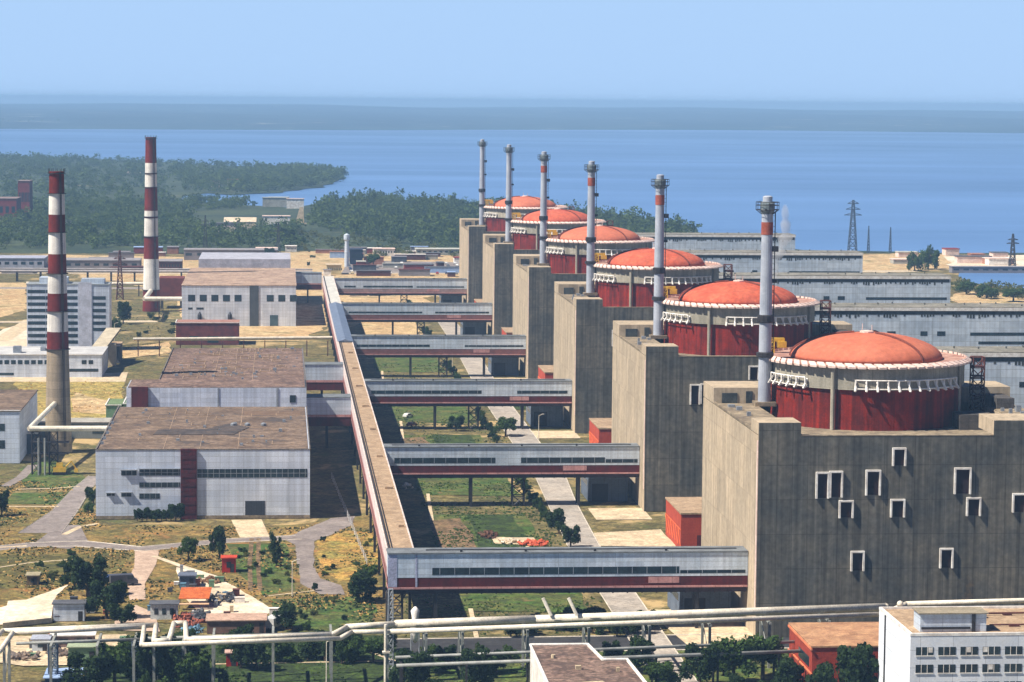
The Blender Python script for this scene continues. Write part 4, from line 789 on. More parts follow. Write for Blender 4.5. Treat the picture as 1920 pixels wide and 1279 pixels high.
GREYR = mat('grey_roof', C(96, 98, 104), .8, C(76, 78, 84), .4, .2)
shed('shed', 'pale grey shed with dark roof between the white slab and the big dark tree', 'shed', 100, 158, 1165, 3.6, 4, PALE2, GREYR, 0)
shed('shed', 'tiny brown shed left of the big dark tree', 'shed', 50, 72, 1098, 2.2, 4, mat('brown_wall', C(120, 104, 80)), mat('beige_roof', C(170, 160, 130)), 1)
shed('kiosk', 'grey-roofed kiosk with pale window frames left of the orange canopy', 'kiosk', 282, 333, 1162, 3.2, 4, mat('kiosk_wall', C(206, 214, 212)), GREYR, 3)
shed('shed', 'long flat brown-roofed shed beside the white triangular yard', 'shed', 388, 498, 1188, 2.6, 7, mat('brown_wall2', C(124, 98, 86), .9, None, .5, .2), mat('flat_pinkbrown', C(188, 158, 138), .9, C(166, 136, 118), .4, .15), 0)
shed('container', 'slate blue container above the orange canopy', 'container', 336, 366, 1102, 2.6, 4, mat('slate_blue', C(86, 96, 116), .6), mat('slate_top', C(104, 112, 130)), 0)
shed('container', 'green container under the left pipes', 'container', 128, 180, 1242, 2.9, 3.2, GREENP, mat('green_top', C(160, 172, 142)), 0)
shed('shed', 'white flat-roofed shed just above the green container', 'shed', 95, 176, 1215, 2.4, 3.6, mat('pink_wall', C(140, 120, 116)), WHITE, 2)
shed('shed', 'pale blue roofed shed at the bottom left edge of the photo', 'shed', 84, 150, 1300, 2.8, 8, mat('blue_wall', C(60, 76, 104)), BLUEP, 2)
shed('shed', 'narrow pale blue shed left of the wider blue-roofed one', 'shed', 62, 76, 1296, 2.4, 6, mat('blue_wall'), BLUEP, 0) if False else None
shed('kiosk', 'little red and white kiosk under the pipes among dark bushes', 'kiosk', 424, 446, 1250, 2.6, 2.6, REDP, mat('kiosk_top', C(206, 170, 156)), 1)
shed('shed', 'low grey-roofed shed at the lower left under the bend of the pipes', 'shed', 60, 92, 1222, 2.4, 4, PALE, mat('lilac_roof', C(170, 176, 190)), 1)
shed('store', 'long white roofed store beside the inlet far behind the chimneys', 'store', 420, 480, 434, 8, 40, SANDW, SANDW, 0, 3)
t = shed('kiosk', 'bright orange-red kiosk in the grass beside two round trees', 'kiosk', 416, 442, 1074, 3.4, 3.2, REDP, mat('orange_top', C(224, 84, 52), .6), 1)
# orange canopy
cx0, cy0 = g(335, 1142); cx1, _ = g(392, 1142)
t = thing('canopy', 'orange striped canopy on posts in the middle of the yard', 'canopy', ((cx0+cx1)/2, cy0+3, 0))
b = MB(); b.add([(cx0, cy0, 2.3), (cx1, cy0, 2.3), (cx1+.4, cy0+8, 3.3), (cx0+.3, cy0+8, 3.3), (cx0, cy0, 2.15), (cx1, cy0, 2.15), (cx1+.4, cy0+8, 3.15), (cx0+.3, cy0+8, 3.15)], [(0,1,2,3), (7,6,5,4), (0,4,5,1), (1,5,6,2), (2,6,7,3), (3,7,4,0)]); mesh('roof', b, mat('canopy_orange', C(216, 118, 60), .8, C(190, 92, 46), .9, .25), t)
b = MB(); b.box(cx0, cx1, cy0-1.6, cy0-.3, 1.2, 1.35); mesh('lower_shelf', b, mat('canopy_pale', C(214, 176, 140)), t)
b = MB(); [b.tube((x, y, 0), (x, y, 2.2), .08, 5) for x in (cx0+.2, cx1-.2) for y in (cy0+.2, cy0+7)]; mesh('post', b, DARKM, t)
def heap(label, px, py, wx, wy, h, m, n=60, cat='scrap heap', name='scrap_heap'):
    x, y = g(px, py); t = MB()
    for k in range(n):
        a = random.uniform(0, 2*pi); r = random.random()**.6; X = x+cos(a)*r*wx/2; Y = y+sin(a)*r*wy/2; hh = h*(1-r*.8); z0 = random.uniform(0, hh*.6)
        L1 = random.uniform(.3, 1.4); an = random.uniform(0, pi); dx, dy, dz = cos(an)*L1, sin(an)*L1, random.uniform(-.3, .5); s_ = random.uniform(.08, .4)
        t.tube((X, Y, z0+s_), (X+dx, Y+dy, max(.1, z0+dz)+s_), s_, 4)
    tag(mesh(name, t, m, org=(x, y, 0)), label, cat)
heap('rusty scrap heap below the orange canopy', 350, 1168, 6, 16, 2.2, mat('scrap_rust', C(168, 92, 70), .8, C(104, 62, 52), .8, .3), 120)
heap('dark machinery heap right of the orange canopy', 415, 1125, 7, 10, 2.0, mat('scrap_dark', C(56, 62, 76), .7, C(84, 84, 84), .8, .3), 90)
heap('dark parts pile between rusty heap and flat brown shed', 372, 1160, 3, 14, 1.8, mat('scrap_dark'), 70)
heap('blue scrap sheets beside the pipes below the rusty heap', 362, 1186, 5, 5, 1.3, mat('scrap_blue', C(96, 136, 160), .7, None, .8, .3), 40)
heap('brown earth pile with brush right of the slate blue container', 395, 1092, 5, 6, 1.6, mat('scrap_brown', C(132, 100, 72), .9), 50)
heap('red brick rubble behind the roof of the nearest bridge', 1000, 1022, 7, 7, .8, mat('rubble_red', C(206, 96, 66), .9), 90, 'rubble')
heap('pale stone blocks piled left of the red rubble', 955, 1018, 5, 6, .9, SANDW, 26, 'rubble')
heap('brown brush pile in the garden strip', 918, 1006, 4, 10, 1.6, mat('brush', C(96, 66, 50)), 70, 'brush pile')
heap('clutter of pale crates under the pipes at far left', 45, 1235, 6, 6, 1.5, mat('crates_mix', C(150, 130, 112), .8, C(90, 84, 84), .6, .3), 60)
heap('pale crates beside the green container', 112, 1228, 4, 5, 1.2, mat('crates_mix'), 50)
heap('pale timber offcuts beyond the green container', 190, 1232, 3, 5, 1.0, PATH, 30, 'timber pile')
heap('dark pipe fittings in the shade of the second bridge', 765, 915, 3, 10, 1.2, PIPEW, 12)
for q in range(44):
    px, py = random.choice([(random.uniform(100, 280), random.uniform(1100, 1235)), (random.uniform(300, 520), random.uniform(1070, 1180)), (random.uniform(0, 240), random.uniform(1195, 1250)), (random.uniform(330, 420), random.uniform(1080, 1170))])
    x, y = g(px, py); wd = random.uniform(.6, 2.2); dp = random.uniform(.6, 1.8); hh = random.uniform(.5, 1.6); m = random.choice([mat('scrap_blue'), RUST, PATH, WHITE, mat('scrap_dark'), GREENP, mat('scrap_rust'), GREYM])
    b = MB(); b.box(x, x+wd, y, y+dp, .1, .1+hh); b.box(x-.06, x+wd+.06, y-.06, y+dp+.06, .1+hh, .2+hh); tag(mesh('crate', b, m, org=(x, y, 0)), 'small crate or bin scattered about the lower left yard', 'crate', 'crates and bins in the lower left yard')
# white slab roof at lower left (flat pad on low walls)
t = thing('slab', 'bright cream concrete platform at the left edge behind the pipes', 'platform', (g(50, 1150)[0], g(50, 1150)[1], 0))
P5 = [g(5, 1178), g(96, 1168), g(102, 1130), g(15, 1136)]
b = MB(); b.prism(P5, .02, 1.1); mesh('deck', b, SANDW, t)
# yellow digger by the near chimney
dx_, dy_ = g(112, 890)
t = thing('digger', 'yellow digger parked under the duct of the near chimney', 'digger', (dx_, dy_, 0))
b = MB(); b.box(dx_-1.8, dx_+1.8, dy_-1.2, dy_+1.4, .9, 2.3); b.box(dx_-.9, dx_+.9, dy_-1, dy_+.6, 2.3, 3.6); mesh('body', b, YEL, t)
b = MB(); b.box(dx_-1.9, dx_+1.9, dy_-1.7, dy_-1, 0, .9); b.box(dx_-1.9, dx_+1.9, dy_+1, dy_+1.7, 0, .9); mesh('track', b, TYRE, t)
b = MB(); b.path([(dx_+1.4, dy_, 2), (dx_+3.4, dy_, 4), (dx_+4.8, dy_, 1.6)], .22, 6); b.box(dx_+4.3, dx_+5.3, dy_-.5, dy_+.5, .7, 1.7); mesh('arm', b, YEL, t)

# vehicles
def car(kind, m):
    t = thing('parked_car' if kind == 'car' else 'parked_van', '', kind, (0, 0, 0)); L_, Wd = (4.2, 1.7) if kind == 'car' else (6.2, 2.2)
    if kind == 'car': prof = [(-2.1, .35), (2.1, .35), (2.1, .8), (1.2, .95), (.6, 1.42), (-1.1, 1.42), (-1.7, .95), (-2.1, .9)]
    else: prof = [(-3.1, .45), (3.1, .45), (3.1, 1.2), (2.4, 1.5), (2.0, 2.5), (-3.1, 2.5)]
    n = len(prof); b = MB(); b.add([(x, -Wd/2, z) for x, z in prof]+[(x, Wd/2, z) for x, z in prof], [tuple(range(n)), tuple(range(n, 2*n))[::-1]]+[(i+n, (i+1)%n+n, (i+1)%n, i) for i in range(n)]); mesh('body', b, m, t)
    b = MB()
    if kind == 'car':
        for s in (-1, 1): b.add([(-1.45, s*(Wd/2+.01), .97), (.95, s*(Wd/2+.01), .97), (.5, s*(Wd/2+.01), 1.36), (-1.05, s*(Wd/2+.01), 1.36)], [(0,1,2,3)])
        b.add([(1.17, -.7, .99), (1.17, .7, .99), (.65, .65, 1.42), (.65, -.65, 1.42)], [(0,1,2,3)])
    else:
        for s in (-1, 1): b.box(.7, 2.0, s*(Wd/2+.01)-.01, s*(Wd/2+.01)+.01, 1.5, 2.2)
        b.add([(2.42, -.9, 1.55), (2.42, .9, 1.55), (2.08, .9, 2.4), (2.08, -.9, 2.4)], [(0,1,2,3)])
    mesh('window', b, GLASS, t)
    for sx in (-L_*.31, L_*.31):
        for s in (-1, 1): b = MB(); b.tube((sx, s*(Wd/2-.12), .33), (sx, s*(Wd/2+.04), .33), .33, 12); mesh('wheel', b, TYRE, t)
    return t
pc = [car('car', m) for m in (CARW, CARB, CARR, CARG, CARY)]; pv = car('van', CARW); pv2 = car('van', mat('van_grey', C(84, 86, 96), .4))
cn = ['white', 'dark blue', 'red', 'grey', 'beige']
slots = [(x, y) for y in (1695, 1712, 1735, 1752, 1778, 1800) for x in range(46, 124, 6)]
random.shuffle(slots); used = [0]*5
for q, (x, y) in enumerate(slots[:60]):
    k = random.choices(range(5), (5, 1, 1, 3, 2))[0]; o = pc[k]; rz = pi/2+random.uniform(-.06, .06); lab = f'{cn[k]} car parked in the crowded car park beyond the farthest bridge'
    if used[k] == 0: o.location = (x, y, .1); o.rotation_euler[2] = rz; o['label'] = lab; o['group'] = 'cars in the far car park'
    else: copy_thing(o, (x, y, .1), lab, rz)
    used[k] = 1
vl = [((514, 1178), 1.2, 'white van with rounded roof beside the flat brown-roofed shed'), ((232, 1098), .2, 'grey van parked beside the pink path, right of the dark trees'), ((70, 700), 0, 'white van in front of the low white building')]
for q, (p, rz, lab) in enumerate(vl):
    x, y = g(*p); z = .1
    if q == 0: pv.location = (x, y, z); pv.rotation_euler[2] = rz; pv['label'] = lab
    elif q == 1: pv2.location = (x, y, z); pv2.rotation_euler[2] = rz; pv2['label'] = lab
    else: copy_thing(pv, (x, y, z), lab, rz)
for k in range(5):
    if not used[k]: pc[k].location = (60+k*5, 1830, .1); pc[k]['label'] = f'{cn[k]} car beyond the car park'; pc[k]['group'] = 'cars in the far car park'
for p, k, rz, lab in [((213, 1090), 1, .3, 'dark car left of the parked van in the lower left yard'), ((765, 783), 0, .9, 'white car on the lawn beyond the third bridge'), ((772, 800), 2, .9, 'dark red car on the lawn beyond the third bridge')]:
    x, y = g(*p); c = copy_thing(pc[k], (x, y, .12), lab, rz)
    if 'group' in c: del c['group']

# far warehouses, pylons, masts
def ware(label, px0, px1, py, h, depth, wall, roof, g_=None): 
    a = g(px0, py); c = g(px1, py)
    return slab_building('warehouse', label, 'warehouse', a[0], c[0], a[1], a[1]+depth, h, wall, roof, [(a[0]+(c[0]-a[0])*k/8+1, a[0]+(c[0]-a[0])*(k+.55)/8+1, h*.45, h*.7) for k in range(8)], par=False, ov=.4, group=g_)
ware('long lilac-grey warehouse at the left edge behind the office tower', -40, 83, 505, 7, 30, mat('lilac_wall', C(176, 178, 190)), mat('lilac_roof2', C(168, 172, 190)))
ware('long low warehouse between the two chimneys', 120, 262, 506, 6, 26, mat('greyp_wall', C(134, 130, 134), .8, None, .2, .2), mat('greyp_roof', C(150, 146, 148)))
ware('low warehouse right of the far chimney', 298, 340, 508, 6, 24, RUST, mat('greyp_roof'))
ware('grey shed row behind the white boiler house', 345, 520, 488, 7, 20, mat('greyp_wall'), mat('greyp_roof'))
ware('pale yellow hut at the far end of the long gallery', 612, 640, 515, 6, 14, mat('yellow_wall', C(214, 200, 150)), PATH)
ware('dark blue shed beside the car park', 656, 680, 496, 10, 14, mat('navy_wall', C(36, 44, 66)), mat('navy_roof', C(60, 68, 88)))
ware('pale low building in front of the trees right of the car park', 780, 862, 478, 4, 16, mat('greyp_wall2', C(176, 176, 166)), mat('greyp_roof2', C(190, 190, 180)))
ware('small white gatehouse beyond the car park', 700, 740, 480, 5, 10, WHITE, PINKW)
ware('small white hut left of the masts', 535, 556, 472, 4, 8, WHITE, WHITE)
ware('pale hut right of the white store', 480, 520, 476, 4, 10, mat('greyp_wall2'), PINKW)
ware('red brick works among the trees at the left edge', -60, 32, 420, 22, 40, mat('far_brick', C(140, 56, 52), .9), mat('far_brick_roof', C(140, 120, 116)))
ware('tall red brick block among the trees beside the brick works', 34, 56, 410, 34, 30, mat('far_brick'), mat('far_brick_roof'))
ware('low white building on the white sand at the right edge', 1850, 1900, 496, 4, 14, mat('tan_wall', C(170, 120, 96)), WHITE)
ware('tan building on the sand left of the low white one', 1822, 1846, 490, 5, 12, mat('tan_wall'), mat('tan_wall'))
ware('grey intake building along the canal at the right edge', 1785, 1930, 512, 4, 8, mat('greyp_wall'), mat('greyp_roof'))
cl_m = [mat('greyp_wall'), mat('greyp_wall2'), RUST, mat('far_brick'), WHITE, GREYR, mat('tan_wall'), BLUEP]
for q in range(46):
    px, py = random.uniform(-20, 860), random.uniform(474, 522)
    if 335 < px < 560 and py > 486 or 60 < px < 120: continue
    x, y = g(px, py); wd, dp, hh = random.uniform(4, 22), random.uniform(4, 12), random.uniform(2.2, 5)
    t = thing('shed', 'one of the small low sheds and containers strewn over the far yard', 'shed', (x, y, 0), 'low sheds in the far yard'); wm, rm = random.choice(cl_m), random.choice(cl_m)
    b = MB(); b.box(x, x+wd, y, y+dp, 0, hh); mesh('wall', b, wm, t); b = MB(); b.box(x-.3, x+wd+.3, y-.3, y+dp+.3, hh, hh+.3); mesh('roof', b, rm, t)
for q in range(16):
    px, py = (random.uniform(-20, 560), random.uniform(325, 440)) if q < 10 else (random.uniform(1640, 1910), random.uniform(479, 500))
    x, y = g(px, py); wd, dp, hh = random.uniform(9, 26), random.uniform(8, 14), random.uniform(5, 10) if q < 10 else random.uniform(2.5, 5)
    t = thing('house', ('small pale building half hidden among the far left woods' if q < 10 else 'small pale building on the sand by the water at the right'), 'house', (x, y, 0), 'small buildings in the far woods' if q < 10 else 'small buildings on the right-hand sand')
    b = MB(); b.box(x, x+wd, y, y+dp, 0, hh); mesh('wall', b, random.choice([WHITE, PINKW, mat('greyp_wall2')]), t); b = MB(); b.box(x-.4, x+wd+.4, y-.4, y+dp+.4, hh, hh+.6); mesh('roof', b, random.choice([mat('greyp_roof2'), PINKW, mat('far_brick'), GREYR]), t)
def pylon(label, px, py, h, w0, arms=3, m=DARKM, name='electricity_pylon', cat='pylon', r=.22):
    x, y = g(px, py); t = thing(name, label, cat, (x, y, 0)); b = MB(); b.lattice(x, y, 0, h, w0, w0*.18, r, 8); mesh('tower', b, m, t)
    if arms:
        b = MB()
        for k in range(arms): z = h*(.72+.11*k); L_ = w0*(1.1-.2*k); b.tube((x-L_, y, z), (x+L_, y, z), r*.9, 4); b.tube((x-L_, y, z), (x, y, z+h*.05), r*.6, 4); b.tube((x+L_, y, z), (x, y, z+h*.05), r*.6, 4)
        mesh('crossarm', b, m, t)
    return t
FADE = mat('pylon_grey', C(70, 84, 104), .8)
pylon('tall grey pylon in front of the water, right of the nearest stack', 1598, 474, 39, 6, 3, FADE, r=.35)
pylon('thin grey mast right of the tall pylon', 1628, 474, 20, 1.6, 0, FADE, 'mast', 'mast')
pylon('second thin grey mast right of the tall pylon', 1669, 474, 19, 1.6, 0, FADE, 'mast', 'mast')
pylon('small dark pylon at the right edge by the white sand', 1898, 502, 23, 4, 2, DARKM, r=.3)
pylon('rusty lattice tower between the two chimneys', 225, 562, 27, 3.6, 2, RUST, 'lattice_tower', 'lattice tower', .28)
pylon('thin pylon in the scrub left of the white store', 385, 468, 25, 3, 2, DARKM, r=.2)
pylon('thin pylon right of the white store', 522, 475, 22, 3, 2, DARKM, r=.2)
x, y = g(650, 500); t = thing('mast', 'slim pale concrete mast beside the dark blue shed', 'mast', (x, y, 0)); b = MB(); b.lathe(x, y, [(1.6, 0), (1.3, 17), (2, 18), (2, 21), (.4, 22)], 12); mesh('tower', b, PALE, t)
b = MB(); b.tube((x, y, 22), (x, y, 25), .2, 5); mesh('mast', b, DARKM, t)
x, y = g(562, 420); t = thing('monument', 'pale upright monument at the edge of the woods', 'monument', (x, y, 0)); b = MB(); b.add([(x-4, y-2, 0), (x+4, y-2, 0), (x+4, y+2, 0), (x-4, y+2, 0), (x, y-1, 15), (x+3.2, y-1, 15), (x+3.2, y+1, 15), (x, y+1, 15)], [(0,3,2,1),(4,5,6,7),(0,1,5,4),(1,2,6,5),(2,3,7,6),(3,0,4,7)]); mesh('column', b, PATH, t)
b = MB(); b.box(x-6, x+6, y-4, y+4, 0, 1); mesh('base', b, PATH, t)
# yard pipe trestle behind workshop
t = thing('pipe_rack', 'thin pipe trestle crossing the sandy yard in front of the boiler house', 'pipe rack', (0, 1170, 0))
b = MB(); b.tube((-62, 1150, 7.5), (23, 1158, 7.5), .55, 8); b.tube((-62, 1152, 6.8), (23, 1160, 6.8), .4, 8); mesh('pipe', b, PIPEW, t)
for x in range(-60, 22, 9): b = MB(); b.box(x-.2, x+.2, 1151, 1151.5, 0, 6.6); b.box(x-.2, x+.2, 1150, 1154, 6.3, 6.6); mesh('support', b, RUST, t)
t = thing('pipe_rack', 'pale pipe running between the two chimneys along the yard', 'pipe rack', (-80, 1500, 0))
b = MB(); b.tube((-140, 1500, 7), (-47, 1500, 7), .9, 8); mesh('pipe', b, PIPEW, t)
for x in range(-138, -48, 12): b = MB(); b.box(x-.3, x+.3, 1499.5, 1500.5, 0, 6.2); mesh('support', b, DARKM, t)
t = thing('pipe_rack', 'long dark pipe trestle along the far road behind the site', 'pipe rack', (-50, 1620, 0))
b = MB(); b.tube((-260, 1620, 6), (20, 1622, 6), .8, 8); b.tube((-260, 1624, 7.2), (20, 1626, 7.2), .5, 8); mesh('pipe', b, mat('lagging_grey', C(176, 170, 168)), t)
for x in range(-255, 20, 14): b = MB(); b.box(x-.4, x+.4, 1619.5, 1626, 0, 5.4); mesh('support', b, DARKM, t)

# lamps along the foreground lawn
def lamp():
    t = thing('street_lamp', '', 'street lamp', (0, 0, 0), 'lamp posts'); b = MB(); b.tube((0, 0, 0), (0, 0, 8), .14, 6, .08); b.tube((0, 0, 8), (1.2, 0, 8.5), .07, 5); mesh('post', b, PIPEW, t)
    b = MB(); b.box(.9, 1.7, -.15, .15, 8.42, 8.58); mesh('lamp_head', b, WHITE, t); return t
lm = lamp()
LP = [((612, 1282), 'lamp post on the bright lawn between the left pipes and the mast'), ((215, 640), 'lamp post beside the striped office tower'), ((848, 700), 'lamp post behind the fourth bridge'), ((1010, 825), 'lamp post beside the pale road behind the second bridge'), ((548, 1120), 'lamp post beside the looping road')]
for q, (p, lab) in enumerate(LP):
    x, y = g(*p)
    if q == 0: lm.location = (x, y, 0); lm['label'] = lab
    else: copy_thing(lm, (x, y, 0), lab)
# fence left of the gallery
t = thing('fence', 'white wire fence beside the foot of the long gallery', 'fence', (g(618, 900)[0], g(618, 900)[1], 0))
fa = np.array(g(622, 898)); fb = np.array(g(688, 1060)); b = MB(); N = 26
for k in range(N+1): p = fa+(fb-fa)*k/N; b.tube((*p, 0), (*p, 1.9), .07, 4)
mesh('post', b, WHITE, t)
b = MB(); [b.tube((*fa, z), (*fb, z), .035, 4) for z in (.5, 1.1, 1.8)]; mesh('rail', b, GREYM, t)

# ---------------------------------------------------------------- trees
def crown_verts(n, r, h, z0, q, lumps=9, seed=0):
    rg = np.random.default_rng(seed)
    cs = []
    for k in range(lumps):
        a = rg.uniform(0, 2*pi); rr = r*.74*math.sqrt(rg.random()); zz = z0+h*(.14+.72*rg.random()); cs.append((rr*cos(a), rr*sin(a), zz, r*rg.uniform(.2, .44)))
    cs.append((0, 0, z0+h*.5, r*.5))
    v = np.zeros((n*4, 3)); 
    for i in range(n):
        c = cs[rg.integers(len(cs))]; d = rg.normal(size=3); d /= np.linalg.norm(d); rad = c[3]*(rg.random()**.35)*rg.uniform(.85, 1.12)
        p = np.array([c[0]+d[0]*rad, c[1]+d[1]*rad, c[2]+d[2]*rad*min(1.4, h/(2*r)+.25)])
        nn = _nm(d+rg.normal(size=3)*.75); e1 = _nm(np.cross(nn, rg.normal(size=3))); e2 = np.cross(nn, e1); s = q*rg.uniform(.6, 1.3)
        v[i*4:i*4+4] = [p-e1*s-e2*s*.6, p+e1*s-e2*s*.6, p+e1*s*.8+e2*s*.6, p-e1*s*.7+e2*s*.7]
    return v
def quad_mesh(name, v, m):
    n = len(v)//4; me = bpy.data.meshes.new(name); me.vertices.add(len(v)); me.vertices.foreach_set('co', v.astype(np.float32).ravel())
    me.loops.add(len(v)); me.loops.foreach_set('vertex_index', np.arange(len(v), dtype=np.int32)); me.polygons.add(n)
    me.polygons.foreach_set('loop_start', np.arange(n, dtype=np.int32)*4); me.polygons.foreach_set('loop_total', np.full(n, 4, dtype=np.int32))
    me.materials.append(m); me.update(calc_edges=True); me.validate(); return me
def trunk_mb(h):
    b = MB(); b.tube((0, 0, 0), (0, 0, h*.55), .09, 7, .055)
    for k in range(5): a = k*1.3; z = h*(.3+.06*k); b.tube((0, 0, z), (cos(a)*.45, sin(a)*.45, z+h*.25), .045, 5, .015)
    return b
TV = []
for k, (hh, z0, lf, nq) in enumerate([(1.7, .35, LEAF, 2600), (1.6, .25, LEAFD, 2800), (2.6, .3, LEAFD, 2600), (1.1, .05, LEAFY, 1800), (1.3, .05, LEAF, 2000)]):
    TV.append((quad_mesh('foliage', crown_verts(int(nq*1.1), 1., hh, z0, .07, 16, k+3), lf), trunk_mb(z0+hh)))
tm = []
for c, tb in TV:
    me = bpy.data.meshes.new('trunk'); me.from_pydata(tb.v, [], tb.f); me.materials.append(BARK); tm.append(me)
def tree(px, py, r, h, var, label, name='tree', cat='tree', group=None, world=None):
    x, y = world or g(px, py); t = bpy.data.objects.new(name, None); COL.objects.link(t); t.location = (x, y, 0); t.empty_display_size = .5
    hh = [2.05, 1.85, 2.9, 1.15, 1.35][var]; t.scale = (r, r, h/hh); t.rotation_euler[2] = random.uniform(0, 6.28); t['label'] = label; t['category'] = cat
    if group: t['group'] = group
    o = bpy.data.objects.new('crown', TV[var][0]); COL.objects.link(o); o.parent = t
    o = bpy.data.objects.new('trunk', tm[var]); COL.objects.link(o); o.parent = t
for a in [
 (165, 1118, 5.0, 9, 1, 'largest dark tree of the lower left yard, beside the pale grey shed'),
 (200, 1160, 4.6, 8, 1, 'dark tree just below the largest one, right of the pale grey shed'),
 (140, 1105, 3.2, 6, 1, 'dark tree on the left flank of the largest yard tree'),
 (228, 1172, 3.2, 4.5, 1, 'low dark tree above the pipes, right of the second yard tree'),
 (353, 1052, 2.6, 6, 0, 'left of the two round trees on the lawn before the workshop'),
 (412, 1047, 2.8, 7.4, 1, 'right and taller of the two round trees behind the orange-red kiosk'),
 (515, 1044, 1.7, 6.4, 2, 'slim dark tree right of the workshop path'),
 (518, 1062, 1.3, 4.0, 2, 'small slim tree just below the slim dark tree'),
 (672, 1128, 4.4, 6.5, 1, 'broad dark tree beside the foot of the gallery'),
 (690, 1105, 2.6, 6, 0, 'smaller tree behind the broad one at the gallery foot'),
 (175, 945, 2.4, 4.5, 1, 'bushy tree at the left corner of the workshop'),
 (166, 962, 1.6, 3, 4, 'small bush below the tree at the workshop corner'),
 (3, 968, 2.6, 6.6, 1, 'dark tree cut by the left edge beside the lawns'),
 (1048, 1000, 3.0, 6, 1, 'upper dark tree of the pair beside the pale road'),
 (1070, 1026, 2.8, 5.5, 1, 'lower dark tree of the pair beside the pale road'),
 (948, 818, 4.2, 6.6, 0, 'round grey-green tree beside the road beyond the second bridge'),
 (855, 808, 3.0, 5, 1, 'dark bush-like tree under the third bridge'),
 (540, 1180, 3.4, 5, 1, 'dark bushy tree right of the white van'),
 (575, 1182, 1.2, 2, 4, 'little dark bush above the pipes on the lawn'),
 (590, 1108, .9, 1.8, 1, 'tiny dark bush at the end of the thin path'),
 (1740, 505, 8.0, 15, 4, 'large blue-green tree on the sand at the right'),
 (1715, 508, 6.0, 12, 4, 'smaller tree left of the large one on the sand'),
 (231, 608, 4.5, 11, 1, 'dark tree right of the striped office tower'),
 (218, 620, 3.2, 6, 4, 'low green tree below the dark one by the office tower'),
 (505, 490, 5, 9, 1, 'dark roundish tree right of the white store'),
 (540, 462, 8, 13, 1, 'dark tree at the left end of the right-hand wood'),
 (700, 500, 5, 9, 0, 'green tree at the edge of the car park'),
 (165, 1300, 5, 7.5, 1, 'dark tree cut by the bottom edge right of the blue roof'),
 (215, 1292, 4.4, 9, 0, 'green tree at the bottom edge beside the sandy yard'),
 (285, 1288, 4.6, 9.5, 1, 'dark tree at the bottom under the expansion loop'),
 (335, 1262, 4.2, 7.5, 1, 'dark tree behind the pipe posts right of the loop'),
 (362, 1300, 3.6, 8, 0, 'green tree at the bottom edge left of the lawn'),
 (452, 1252, 3.2, 6.5, 1, 'dark tree right of the little red kiosk'),
 (482, 1256, 3.4, 6.2, 1, 'second dark tree right of the little red kiosk'),
 (520, 1240, 3.0, 5.2, 0, 'green tree under the pipes in the middle of the lawn'),
 (610, 1240, 3.4, 6, 1, 'dark tree behind the lamp on the bright lawn'),
 (655, 1240, 3.2, 4.6, 4, 'green bushy tree right of the lamp on the bright lawn'),
 (700, 1244, 3.0, 5.0, 0, 'green tree left of the steel mast'),
 (770, 1300, 4.6, 8, 1, 'dark tree at the bottom right of the steel mast'),
 (890, 1300, 4.2, 8.5, 1, 'dark tree at the bottom left of the flat brown-roofed building'),
 (1195, 1262, 4.0, 7, 1, 'dark tree at the right corner of the flat brown-roofed building'),
 (1240, 1300, 3.6, 6.4, 0, 'green tree at the bottom right of the flat building'),
 (1312, 1290, 4.0, 8.2, 1, 'dark narrow tree left of the large green pair'),
 (1375, 1285, 5.0, 9.6, 0, 'large bright green tree left of the brick building'),
 (1430, 1275, 5.0, 9.2, 0, 'large green tree touching the brick building'),
 (1472, 1300, 3.8, 6.5, 1, 'dark tree before the left wall of the brick building'),
 (1600, 1320, 5.2, 11, 1, 'dark tree before the front of the brick building'),
 (1545, 1330, 3.6, 8, 1, 'dark tree left of the one before the brick front'),
 (1850, 560, 7, 8, 4, 'green scrub tree beside the canal at the right'),
 (1812, 552, 6, 8, 0, 'dark green tree left of the canal scrub'),
 (1900, 566, 7, 8, 0, 'green tree at the right edge below the canal'),
]: tree(*a)
for k in range(22):
    x = 48+k*1.5+random.uniform(-.6, .6)
    tree(0, 0, random.uniform(1.6, 2.8), random.uniform(2.4, 4.2), random.choice((1, 1, 4)), 'dark shrub in the row beneath the nearest bridge', 'shrub', 'shrub', 'shrubs beneath the nearest bridge', world=(x, 548+random.uniform(-3, 12)))
for i in range(5):
    for k in range(9):
        x = 70.5-.15*k+random.uniform(-.5, .5); y = 690+170*i+k*9+random.uniform(-2, 2)
        tree(0, 0, random.uniform(1.2, 2.2), random.uniform(2, 3.6), random.choice((1, 1, 4)), 'dark shrub in the hedge line along the left side of the pale road', 'shrub', 'shrub', 'shrubs along the pale road', world=(x, y))
for k in range(10):
    tree(0, 0, random.uniform(1.2, 1.9), random.uniform(2.4, 4.6), 1, 'dark shrub against the white workshop front', 'shrub', 'shrub', 'shrubs against the workshop wall', world=(-36.5+k*1.25, 702+random.uniform(-.6, .3)))
for k in range(60):
    p = random.choice([(random.uniform(40, 240), random.uniform(1040, 1100)), (random.uniform(600, 700), random.uniform(1000, 1090)), (random.uniform(440, 550), random.uniform(1030, 1100)), (random.uniform(240, 330), random.uniform(560, 650)), (random.uniform(430, 640), random.uniform(475, 500)), (random.uniform(560, 690), random.uniform(1120, 1165))])
    f = (p[1]-178)/900; tree(p[0], p[1], random.uniform(.7, 1.6)/max(.35, f)**.7*.8, random.uniform(.9, 2)/max(.35, f)**.7*.8, random.choice((3, 4, 1)), 'small low bush in the rough grass', 'shrub', 'shrub', 'small bushes in the rough grass')

